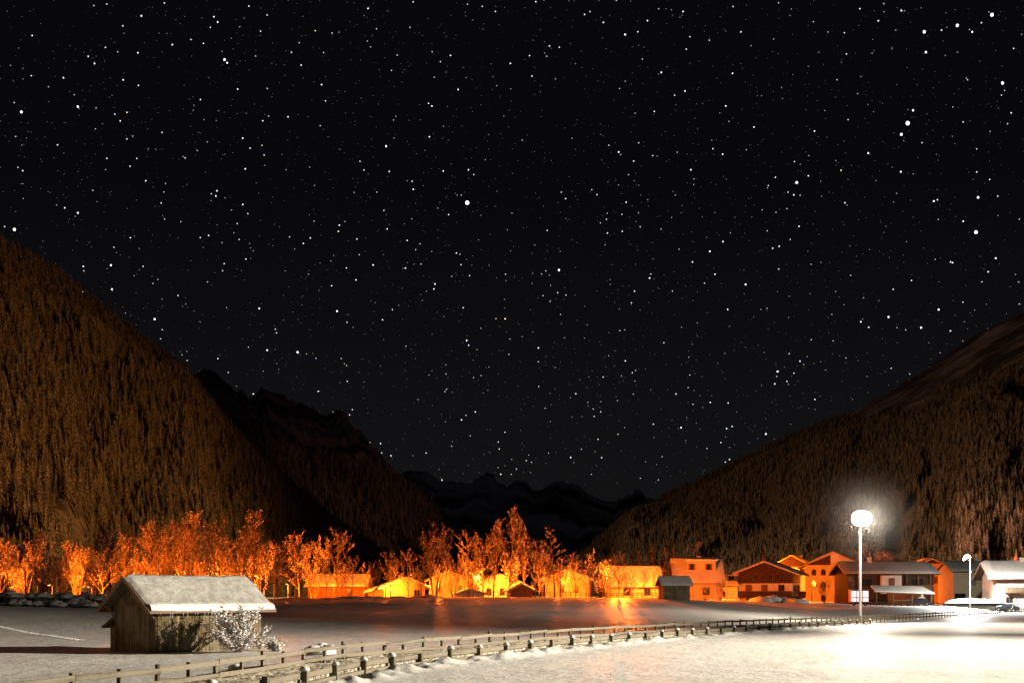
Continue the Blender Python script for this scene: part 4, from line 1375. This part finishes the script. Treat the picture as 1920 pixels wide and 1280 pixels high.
# F big roof
w, d = 9, 9.6
H9 = house('big_roof_house', 'low house with a large orange lit roof behind the blazing street lamp', 1186, 250, 96, w, d, 3.0, 3.4, wall='ochre', over=(1.0, .6), z0=1.9, snow=.14)
win(H9, 'l', w, d, -2, .9, 1.1, 1.2); win(H9, 'l', w, d, 2, .9, 1.1, 1.2)
# E
w, d = 8.6, 9
H10 = house('plain_gable_house', 'plain gabled house with two small windows behind the tall larch', 1066, 252, -6, w, d, 4.0, 1.6, wall='ochre', over=(.9, 1), z0=1.9, snow=.2)
for u in (-1.0, 1.7): win(H10, 'f', w, d, u, 1.5, .8, 1.1)
# D
w, d = 7.6, 9
H11 = house('white_gable_house', 'bright walled gabled house behind the thin dark rail fence', 936, 244, 4, w, d, 3.2, 1.5, wall='plaster', over=(.9, .9), z0=1.8, snow=.2)
for u in (-2.2, .3, 2.2): win(H11, 'f', w, d, u, 1.0, .8, 1.2)
# C
w, d = 8.0, 9
H12 = house('left_gable_house', 'gabled house behind the fan shaped orange tree', 845, 256, 0, w, d, 3.9, 1.6, wall='ochre', over=(.9, .9), z0=1.8, snow=.2)
for u in (-2.2, 1.8): win(H12, 'f', w, d, u, 1.6, .9, 1.2)
# B
w, d = 7.2, 8
H13 = house('bright_gable_house', 'low gabled house with brilliant white snow edge behind the snow bank', 756, 230, 8, w, d, 2.6, 1.5, wall='ochre', over=(1.0, 1.0), z0=1.7, snow=.28)
win(H13, 'f', w, d, 2.2, .9, .9, 1.1)
H13b = house('side_shed', 'small shed with snowy lean roof attached left of the low gabled house', 716, 229, 0, 4.4, 5, 1.7, .7, wall='trimwood', over=(.8, .8), z0=1.7, snow=.25, cat='shed')
# A
w, d = 8, 11
H14 = house('long_orange_house', 'long house with orange lit snowy roof behind the dark leaning trees', 636, 252, 90, w, d, 2.9, 1.9, wall='redwood', over=(.9, .6), z0=1.8, snow=.2)
win(H14, 'l', w, d, -2, .9, 1.1, 1.1, pane='curtain'); win(H14, 'l', w, d, 2.6, .9, 1.1, 1.1)
ant = thing('antenna_pole', 'thin bare antenna pole rising beside the dark chalet roof', 'pole', (X_at(1363, 268), 268, .3), 0)
MB().tube((0, 0, -.4), (0, 0, Z_at(1030, 268) - .3), .06, .03, 6).build('pole', M['lamppost'], ant)
for z_, l_ in ((6.6, .9), (7.4, .6)): MB().box(-l_, l_, -.02, .02, z_, z_ + .05).build('crossarm', M['steel'], ant)
# small hut among the trees, purple house, far barn
house('garden_shed', 'tiny gabled shed between the white gabled house and the tall larch', 974, 226, 10, 4, 4, 1.8, 1.0, wall='redwood', over=(.5, .5), z0=1.9, snow=.2, cat='shed')
house('low_garage', 'flat dark roofed garage beneath the gabled house behind the rail fence', 880, 229, 4, 5.0, 5, 1.4, .8, wall='plaster', over=(.7, .5), z0=1.7, snow=0.02, cat='garage')
H15 = house('lilac_house', 'small pale lilac house wall between the dormer house and the dark chalet', 1358, 330, 90, 7, 5.6, 4.6, 1.2, wall='lilac', over=(.5, .4), z0=0.3, snow=.1)
win(H15, 'l', 7, 5.6, -.6, 2.0, .5, 1.2)
H16 = house('far_cabin', 'tiny orange lit cabin far up the valley at the forest edge', CAB_PX, CAB[1], 90, 9, 13, 4, 2.2, wall='ochre', over=(.6, .6), z0=CAB[2] - .5, snow=.3, cat='cabin')


# H: small hut in the field
hx, hy = X_at(1264, 187), 187
hut = thing('field_hut', 'small grey board hut with snowy roof at the edge of the field', 'hut', (hx, hy, gz(hx, hy)), R(10))
L_, W_, Hh, Rr = 3.9, 2.6, 2.25, 3.2
hrn = random.Random(6)
MB().box(-L_ / 2 + .04, L_ / 2 - .04, -W_ / 2 + .04, W_ / 2 - .04, -.5, Hh).build('inner_wall', M['darkwood'], hut)
for k in range(14):
    x0 = -L_ / 2 + L_ * k / 14
    MB().box(x0 + .01, x0 + L_ / 14 - .012, -W_ / 2 - .02 - hrn.uniform(0, .02), -W_ / 2 + .035, -.5, Hh).build('board', M['barn'], hut)
for k in range(9):
    y0 = -W_ / 2 + W_ * k / 9; yc = y0 + W_ / 18
    zt = Hh + (Rr - Hh - .05) * (1 - abs(yc) / (W_ / 2))
    for s_ in (-1, 1):
        x = s_ * L_ / 2
        MB().box(min(x, x + s_ * .04) + .0, max(x, x + s_ * .04), y0 + .01, y0 + W_ / 9 - .012, -.5, zt).build('board', M['barn'], hut)
rb = MB(); ov = .4; sl = (Rr - Hh) / (W_ / 2)
for s_ in (-1, 1):
    vs = [(-L_ / 2 - .45, s_ * (W_ / 2 + ov), Hh - ov * sl), (L_ / 2 + .45, s_ * (W_ / 2 + ov), Hh - ov * sl), (L_ / 2 + .45, 0, Rr), (-L_ / 2 - .45, 0, Rr)]
    rb.add(vs + [(a, b, c + .1) for a, b, c in vs], [(0, 1, 2, 3), (7, 6, 5, 4), (0, 4, 5, 1), (1, 5, 6, 2), (3, 7, 4, 0)])
hro = rb.build('roof', M['trimwood'], hut)
topv = []
for i in range(21):
    for j in range(17):
        fx, fy = i / 20, j / 16; x = -L_ / 2 - .5 + (L_ + 1.0) * fx; y = -(W_ / 2 + ov + .05) + (W_ + 2 * ov + .1) * fy
        e = min(fx, 1 - fx, fy, 1 - fy)
        topv.append((x, y, Rr - abs(y) * sl + .105 + .20 * math.sqrt(min(e / .06, 1))))
link('snow_cover', grid_mesh('snow_cover', topv, 21, 17, M['snow_roof']), hro)

# carport with posts, parked cars, trailer, hedge
cx, cyy = X_at(1688, 246), 246
cp = thing('carport', 'open timber carport with sloping snowy roof before the farmhouse', 'carport', (cx, cyy, gz(cx, cyy)), 0)
vs = [(-5.6, -2.6, 2.5), (5.8, -2.6, 2.1), (5.0, 2.6, 3.4), (-5.0, 2.6, 3.6)]
cr_ = MB().add(vs + [(a, b, c + .14) for a, b, c in vs], [(3, 2, 1, 0), (4, 5, 6, 7), (0, 1, 5, 4), (1, 2, 6, 5), (2, 3, 7, 6), (3, 0, 4, 7)]).build('roof', M['trimwood'], cp)
vs = [(-5.65, -2.65, 2.65), (5.85, -2.65, 2.25), (5.05, 2.65, 3.55), (-5.05, 2.65, 3.75)]
MB().add(vs + [(a * .99, b * .98, c + .2) for a, b, c in vs], [(3, 2, 1, 0), (4, 5, 6, 7), (0, 1, 5, 4), (1, 2, 6, 5), (2, 3, 7, 6), (3, 0, 4, 7)]).build('snow_cover', M['snow_roof'], cr_)
for x in (-5.2, -2.0, 1.6, 5.3): MB().box(x - .1, x + .1, -2.4, -2.2, -.3, 2.5 - (x + 5.6) * .035).build('post', M['trimwood'], cp)
MB().box(-4.9, -2.4, 0, .15, -.3, 2.3).build('gate_panel', M['darkwood'], cp)
for z in (.5, 1.0): MB().box(-1.9, 1.5, -2.34, -2.26, z, z + .12).build('bar', M['fence'], cp)
MB().box(-1.9, 5.2, 2.3, 2.5, -.3, 3.0).build('rear_wall', M['cream'], cp)


def car(label, px, Y, rot, paint):
    X = X_at(px, Y)
    t = thing('parked_car', label, 'car', (X, Y, gz(X, Y) + .02), R(rot))
    prof = [(-2.1, .35), (-2.15, .75), (-1.95, .92), (-1.5, 1.0), (1.1, .98), (1.9, .86), (2.15, .68), (2.15, .35)]
    b = MB()
    n = len(prof)
    vs = [(x, -.84, z) for x, z in prof] + [(x, .84, z) for x, z in prof]
    b.add(vs, [(k, (k + 1) % n, n + (k + 1) % n, n + k) for k in range(n)] + [tuple(range(n - 1, -1, -1)), tuple(range(n, 2 * n))])
    b.build('body', paint, t)
    g = [(-1.7, .985), (-1.15, 1.42), (.25, 1.46), (1.05, .975)]
    cab = MB(); vs = [(x, -.76 if z < 1.2 else -.62, z) for x, z in g] + [(x, .76 if z < 1.2 else .62, z) for x, z in g]
    cab.add(vs, [(0, 1, 5, 4), (2, 3, 7, 6), (3, 2, 1, 0), (4, 5, 6, 7)])
    cab.build('windows', M['glass'], t)
    MB().box(-1.18, .28, -.63, .63, 1.42, 1.50).build('car_roof', paint, t)
    for x in (-1.3, 1.35):
        for y in (-.80, .80):
            wo = MB().tube((x, y - .1, .32), (x, y + .1, .32), .32, .32, 14).build('wheel', M['black'], t)
            MB().tube((x, y - .115, .32), (x, y + .115, .32), .19, .19, 10).build('rim', M['steel'], wo)
    for y in (-.6, .6):
        MB().box(2.10, 2.17, y - .18, y + .18, .62, .76).build('headlight', M['glass'], t)
        MB().box(-2.17, -2.12, y - .18, y + .18, .70, .84).build('tail_light', M['redtrim'], t)
    MB().box(-1.15, .2, -.6, .6, 1.503, 1.60).build('snow_cover', M['snow_cap'], t)
    return t


car('dark blue car parked under the open carport', 1722, 244.5, 176, M['carblue'])
car('dark car parked beside the snow topped hedge', 1888, 236, 150, M['carblue'])
car('silver car parked against the white house', 1872, 240, 165, M['carsilver'])

tx, ty = X_at(1610, 226), 226
tr_ = thing('white_trailer', 'white box trailer with four bright panels and red trim', 'trailer', (tx, ty, gz(tx, ty)), R(-4))
MB().box(-1.58, 1.58, -.9, .9, .62, 2.66).build('box_body', M['redtrim'], tr_)
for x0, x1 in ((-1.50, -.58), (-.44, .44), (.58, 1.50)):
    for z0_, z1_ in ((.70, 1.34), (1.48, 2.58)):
        MB().box(x0, x1, -.95, -.903, z0_, z1_).build('panel', M['glowpanel'], tr_)
MB().box(-1.62, 1.62, -.95, .95, 2.665, 2.80).build('snow_cover', M['snow_cap'], tr_)
for x in (-1.0, 1.0):
    wo = MB().tube((x, -.92, .33), (x, -.70, .33), .33, .33, 14).build('wheel', M['black'], tr_)
    MB().tube((x, -.94, .33), (x, -.68, .33), .16, .16, 10).build('rim', M['steel'], wo)
MB().box(1.6, 2.4, -.06, .06, .5, .62).build('drawbar', M['steel'], tr_)

hxx, hyy = X_at(1822, 240), 240
hd = thing('snow_topped_hedge', 'long clipped hedge under a rounded loaf of snow', 'hedge', (hxx, hyy, gz(hxx, hyy)), 0)
hr2 = np.random.default_rng(3)
hb = MB()
for k in range(1400):
    p = np.array([hr2.uniform(-4.7, 4.7), hr2.uniform(-.8, .8), hr2.uniform(0, 1.2)])
    s = .12
    q = [tuple(p + hr2.uniform(-s, s, 3)) for _ in range(3)]
    hb.add(q, [(0, 1, 2)])
hb.box(-4.6, 4.6, -.7, .7, -.2, 1.15)
hb.build('foliage', M['hedge'], hd)
topv = []
for i in range(41):
    for j in range(13):
        fx, fy = i / 40, j / 12
        x = -4.95 + 9.9 * fx; y = -1.0 + 2.0 * fy
        prof_ = (1 - abs(2 * fx - 1) ** 4) * (1 - abs(2 * fy - 1) ** 3)
        topv.append((x, y, .95 + .85 * prof_ + .1 * float(fbm(x, y, 77, 2)) * prof_))
link('snow_cover', grid_mesh('snow_cover', topv, 41, 13, M['snow_cap']), hd)

# leaning boards, snow heaps by the chalet
lx, ly = X_at(1906, 232), 232
lb = thing('leaning_boards', 'pale wooden boards leaning in a tripod beside the white house', 'boards', (lx, ly, gz(lx, ly)), 0)
for x0, x1 in ((-1.1, .15), (1.1, -.1), (.4, .0)):
    bar('plank', lb, (x0, -.3 * x0, -.1), (x1, .2, 2.9), .25, .06)
for k, (px, sc) in enumerate([(1428, 1.6), (1446, 2.0), (1466, 1.6), (1485, 1.3), (1502, 1.2), (1452, 1.4)]):
    Y = 238 + (k % 3) * 2.0; X = X_at(px, Y)
    tag(link('snow_heap', LUMP, None, (X, Y, gz(X, Y) + .1), k * .9, (sc * 1.4, sc, sc * .62)), 'ploughed snow heap in front of the dark chalet', 'snow heap', 'snow heaps before the chalet')

# chimney smoke
sm, nt, b = mat_base('chimney_smoke')
nt.nodes.remove(b)
pv = nt.nodes.new('ShaderNodeVolumePrincipled'); pv.inputs['Color'].default_value = (.85, .85, .85, 1); pv.inputs['Density'].default_value = .16
nt.links.new(pv.outputs[0], nt.nodes['Material Output'].inputs['Volume'])
sx, sy, sz_ = X_at(1299, 262), 262, Z_at(1041, 262)
smb = MB(); prevp = Vector((0, 0, 0))
n = 10; vs = []; fs = []
for k in range(9):
    f = k / 8
    c = Vector((1.7 * f ** 1.2, .2 * f, 2.9 * f)); r_ = .22 + .75 * math.sin(min(f * 1.2, 1) * 1.6) * (1 - .45 * f)
    vs += [(c.x + r_ * math.cos(6.283 * j / n), c.y + r_ * math.sin(6.283 * j / n), c.z) for j in range(n)]
for k in range(8): fs += [(k * n + j, k * n + (j + 1) % n, (k + 1) * n + (j + 1) % n, (k + 1) * n + j) for j in range(n)]
fs += [tuple(range(n - 1, -1, -1)), tuple(range(8 * n, 9 * n))]
smb.add(vs, fs)
tag(smb.build('chimney_smoke', sm, None, (sx, sy, sz_)), 'thin smoke plume drifting from the dormer house chimney', 'smoke', None, 'stuff')


# ------------------------------------------------------------------ lamps
def flood_mast(label, X, Y, top, lights, z=None, rot=0, wide=1.0):
    z = gz(X, Y) if z is None else z
    t = thing('floodlight_mast', label, 'lamp', (X, Y, z), rot)
    hgt = top - z
    MB().tube((0, 0, -.5), (0, 0, hgt), .18, .12, 12).build('pole', M['steel'], t)
    def oval(y, a, c):
        return [(a * math.copysign(abs(math.cos(6.2832 * k / 36)) ** .8, math.cos(6.2832 * k / 36)) * wide, y, hgt + c * math.copysign(abs(math.sin(6.2832 * k / 36)) ** .8, math.sin(6.2832 * k / 36))) for k in range(36)]

    def loft(rings):
        n = 36; vs = [p for r_ in rings for p in r_]
        fs = [(i * n + k, (i + 1) * n + k, (i + 1) * n + (k + 1) % n, i * n + (k + 1) % n) for i in range(len(rings) - 1) for k in range(n)]
        return MB().add(vs, fs + [tuple(range(n)), tuple(range(len(rings) * n - 1, (len(rings) - 1) * n - 1, -1))])
    ho = loft([oval(-.05, .8, .5), oval(-.15, 1.15, .8), oval(-.45, 1.24, .90), oval(-.50, 1.24, .90)]).build('lamp_head', M['steel'], t)
    loft([oval(-.503, 1.21, .87), oval(-.62, 1.12, .80), oval(-.70, .9, .62), oval(-.74, .5, .34)]).build('lens', M['flood'], ho)
    MB().tube((0, .1, hgt - .9), (0, -.1, hgt + .2), .12, .1, 8).build('bracket', M['steel'], t)
    for k, (tg, pw, ang, bl) in enumerate(lights):
        spot('flood_light', t, (0, -.95, hgt + .1), tg, pw, WHITE, ang, bl, .5)
    return t


def assumed_street_lamp(label, X, Y, hgt, power, col=SODIUM, z=None, grp=None):
    z = gz(X, Y) if z is None else z
    t = thing('assumed_street_lamp', label, 'lamp', (X, Y, z), 0, grp)
    MB().tube((0, 0, -.4), (0, 0, hgt), .08, .05, 8).build('pole', M['lamppost'], t)
    MB().tube((0, 0, hgt - .05), (0, -1.3, hgt + .12), .04, .035, 6).build('arm', M['lamppost'], t)
    hd_ = MB().box(-.14, .14, -1.75, -1.15, hgt + .08, hgt + .22).build('lamp_head', M['lamppost'], t)
    MB().box(-.11, .11, -1.70, -1.20, hgt + .03, hgt + .077).build('lens', M['sodium'], hd_)
    point('lamp_light', t, (0, -1.45, hgt - .25), power, col, .15)
    return t


MAST = (X_at(1613, 145), 145.0)
ml = flood_mast('tall white floodlight mast standing at the fence beside the bright snow', MAST[0], MAST[1], Z_at(972, 145), [((80, 98, 0), 36000, 150, 1.0)], rot=R(5))
point('spill_light', ml, (0, -1.1, Z_at(972, 145) - ml.location.z), 17000, WHITE, .6)
flood_mast('assumed unseen floodlight mast across the snow, aimed towards the hay barn', 86, 66, 26.0, [((-14, 53, 0), 1080000, 72, 1.0), ((66, 100, 0), 500000, 60, .9)], z=-.2, rot=R(-80))  # assumed mast out of view, added to light the barn and near snow
# added mist volume imitating lens bloom round the bright lamp head
mm, nt, b = mat_base('bloom_mist')
nt.nodes.remove(b)
pv = nt.nodes.new('ShaderNodeVolumePrincipled'); pv.inputs['Color'].default_value = (1, 1, 1, 1); pv.inputs['Density'].default_value = 0.0
tcm = nt.nodes.new('ShaderNodeTexCoord')
ln = nt.nodes.new('ShaderNodeVectorMath'); ln.operation = 'LENGTH'
nt.links.new(tcm.outputs['Object'], ln.inputs[0])
mrm = nt.nodes.new('ShaderNodeMapRange'); mrm.inputs['From Min'].default_value = 0.0; mrm.inputs['From Max'].default_value = 1.0
mrm.inputs['To Min'].default_value = 1.0; mrm.inputs['To Max'].default_value = 0.0
nt.links.new(ln.outputs['Value'], mrm.inputs[0])
pwm = nt.nodes.new('ShaderNodeMath'); pwm.operation = 'POWER'; pwm.inputs[1].default_value = 2.7
nt.links.new(mrm.outputs[0], pwm.inputs[0])
mlm = nt.nodes.new('ShaderNodeMath'); mlm.operation = 'MULTIPLY'; mlm.inputs[1].default_value = 0.0085
nt.links.new(pwm.outputs[0], mlm.inputs[0]); nt.links.new(mlm.outputs[0], pv.inputs['Density'])
nt.links.new(pv.outputs[0], nt.nodes['Material Output'].inputs['Volume'])
mist = link('bloom_mist', ico(24, 16).data('bloom_mist', mm, True), None, (MAST[0], MAST[1], Z_at(972, 145)), None, 8.0)
tag(mist, 'added mist volume imitating lens bloom round the floodlight head', 'mist', None, 'stuff')
# second, curved lamp
px2 = (X_at(1819, 236), 236.0)
l2 = thing('curved_street_lamp', 'thin lamp post with drooping white head above the snow topped hedge', 'lamp', (px2[0], px2[1], gz(*px2)), 0)
hh = Z_at(1042, 236) - gz(*px2)
MB().tube((0, 0, -.3), (0, 0, hh), .11, .07, 8).build('pole', M['steel'], l2)
arm = MB()
pp = None
for k in range(7):
    a = k / 6
    q = Vector((-1.4 * a, -.2 * a, hh + .25 * math.sin(a * 2.4) - .9 * a * a))
    if pp is not None: arm.tube(pp, q, .10, .10, 6)
    pp = q
arm.build('arm', M['steel'], l2)
ld = MB()
for k in range(6):
    a0, a1 = .15 + k * .14, .15 + (k + 1) * .14
    f = lambda a: Vector((-1.4 * a - .05, -.42, hh + .25 * math.sin(a * 2.4) - .9 * a * a - .05))
    ld.tube(f(a0), f(a1), .12 + .26 * math.sin(math.pi * k / 6), .12 + .26 * math.sin(math.pi * (k + 1) / 6), 8)
ld.build('lamp_head', M['flood'], l2)
spot('lamp_light', l2, (-.8, -.9, hh - .6), (px2[0] + 3, px2[1] - 6, 0), 50000, (1, .97, .9), 165, .4, .3)
point('glow_light', l2, (-.8, -.9, hh - .5), 15000, (1, .93, .8), .3)

LAMPS = [(28, 196, 2.6, 18000, 'sodium street lamp among the trees behind the boulder heap'), (98, 204, 3, 16000, 'sodium street lamp behind the second tree past the boulder heap'), (172, 197, 2.6, 32000, 'sodium street lamp hidden behind the glowing many stemmed tree near the boulders'),
         (238, 220, 4, 26000, 'sodium street lamp among the tall trees left of the barn gable'), (318, 224, 3, 46000, 'sodium street lamp among the tall trees behind the barn ridge'), (392, 226, 4, 26000, 'sodium street lamp behind the round trees beyond the barn roof'), (462, 226, 3, 38000, 'sodium street lamp behind the slim upright tree beyond the barn roof'),
         (540, 230, 3, 36000, 'sodium street lamp left of the long house with orange roof'), (626, 239, 3, 16000, 'sodium street lamp before the long house with orange roof'), (722, 224, 2.4, 14000, 'sodium street lamp in front of the low house with white snow edge'), (772, 240, 4.5, 22000, 'sodium street lamp behind the low house with white snow edge'), (822, 230, 3, 52000, 'sodium street lamp behind the fan shaped tree'),
         (896, 236, 4, 16000, 'sodium street lamp before the low dark roofed garage'), (958, 233, 4, 20000, 'sodium street lamp before the bright white gabled house'), (1040, 228, 3, 32000, 'sodium street lamp before the plain gabled house'), (1100, 234, 4, 18000, 'sodium street lamp right of the plain gabled house'), (1160, 227, 5.0, 24000, 'blazing sodium street lamp casting tree shadows over the field'),
         (1342, 269, 3.2, 36000, 'sodium street lamp beside the dormer house wall'), (1262, 240, 4, 26000, 'sodium street lamp between field hut and dormer house'), (1440, 314, 6, 32000, 'sodium street lamp behind the dark chalet'),
         (1522, 281, 4.5, 9000, 'sodium street lamp between the dark chalet and the house with arched windows'), (1640, 312, 9, 22000, 'sodium street lamp behind the long farmhouse'), (1706, 289, 3.5, 10000, 'sodium street lamp before the glowing yellow house')]
for px, Y, hgt, pw, lab in LAMPS:  # lamp places assumed from the orange glow, no posts are visible
    sl_ = assumed_street_lamp(lab, X_at(px, Y), Y, hgt, pw)
    if px == 1160:
        spot('lamp_beam', sl_, (0, -1.6, hgt - .2), (X_at(1160, 150), 150, 1.0), 260000, SODIUM, 130, .5, .05)
assumed_street_lamp('assumed unseen warm street lamp left of the hay barn, facing its gable', -46, 41, 7, 3800, (1.0, .55, .25))  # no such lamp in view; assumed, added to warm barn gable and posts
# added masts out of view, standing in for village light on the slopes
def slope_fill_mast(label, X, Y, tg, pw, ang, col=(1.0, .40, .10)):
    t = thing('floodlight_mast', label, 'lamp', (X, Y, -2.5), 0)
    MB().tube((0, 0, -.5), (0, 0, 16), .3, .18, 10).build('pole', M['steel'], t)
    hd_ = MB().tube((0, 0, 16.1), (0, .7, 16.3), .35, .6, 14).build('lamp_head', M['steel'], t)
    MB().tube((0, .703, 16.301), (0, .76, 16.315), .55, .5, 14).build('lens', M['sodium'], hd_)
    spot('flood_light', t, (0, 1.0, 16.4), tg, pw, col, ang, .6, .8)


slope_fill_mast('added unseen fill light mast aimed across at the left forest', 200, 470, (-400, 760, 120), 1.6e7, 80, (1.0, .36, .08))
slope_fill_mast('added unseen fill light mast aimed across at the right forest', -230, 300, (500, 1180, 210), 2.0e7, 66, (1.0, .44, .19))
slope_fill_mast('added unseen fill light mast aimed at the rear spur', 420, 300, (-230, 2750, 120), 2.0e7, 20, (1.0, .38, .20))
# red beacon on the right house
rx, ry = X_at(1903, 262), 262
rb_ = thing('red_beacon', 'small red signal lamp glowing above the snowy roof', 'lamp', (rx, ry, gz(rx, ry)), 0)
MB().tube((0, 0, -.3), (0, 0, Z_at(1050, 262) - gz(rx, ry)), .08, .05, 6).build('pole', M['steel'], rb_)
zb_ = Z_at(1050, 262) - gz(rx, ry)
MB().tube((0, 0, zb_ + .003), (.12, 0, zb_ + .75), .24, .18, 10).build('lens', M['redlamp'], rb_)
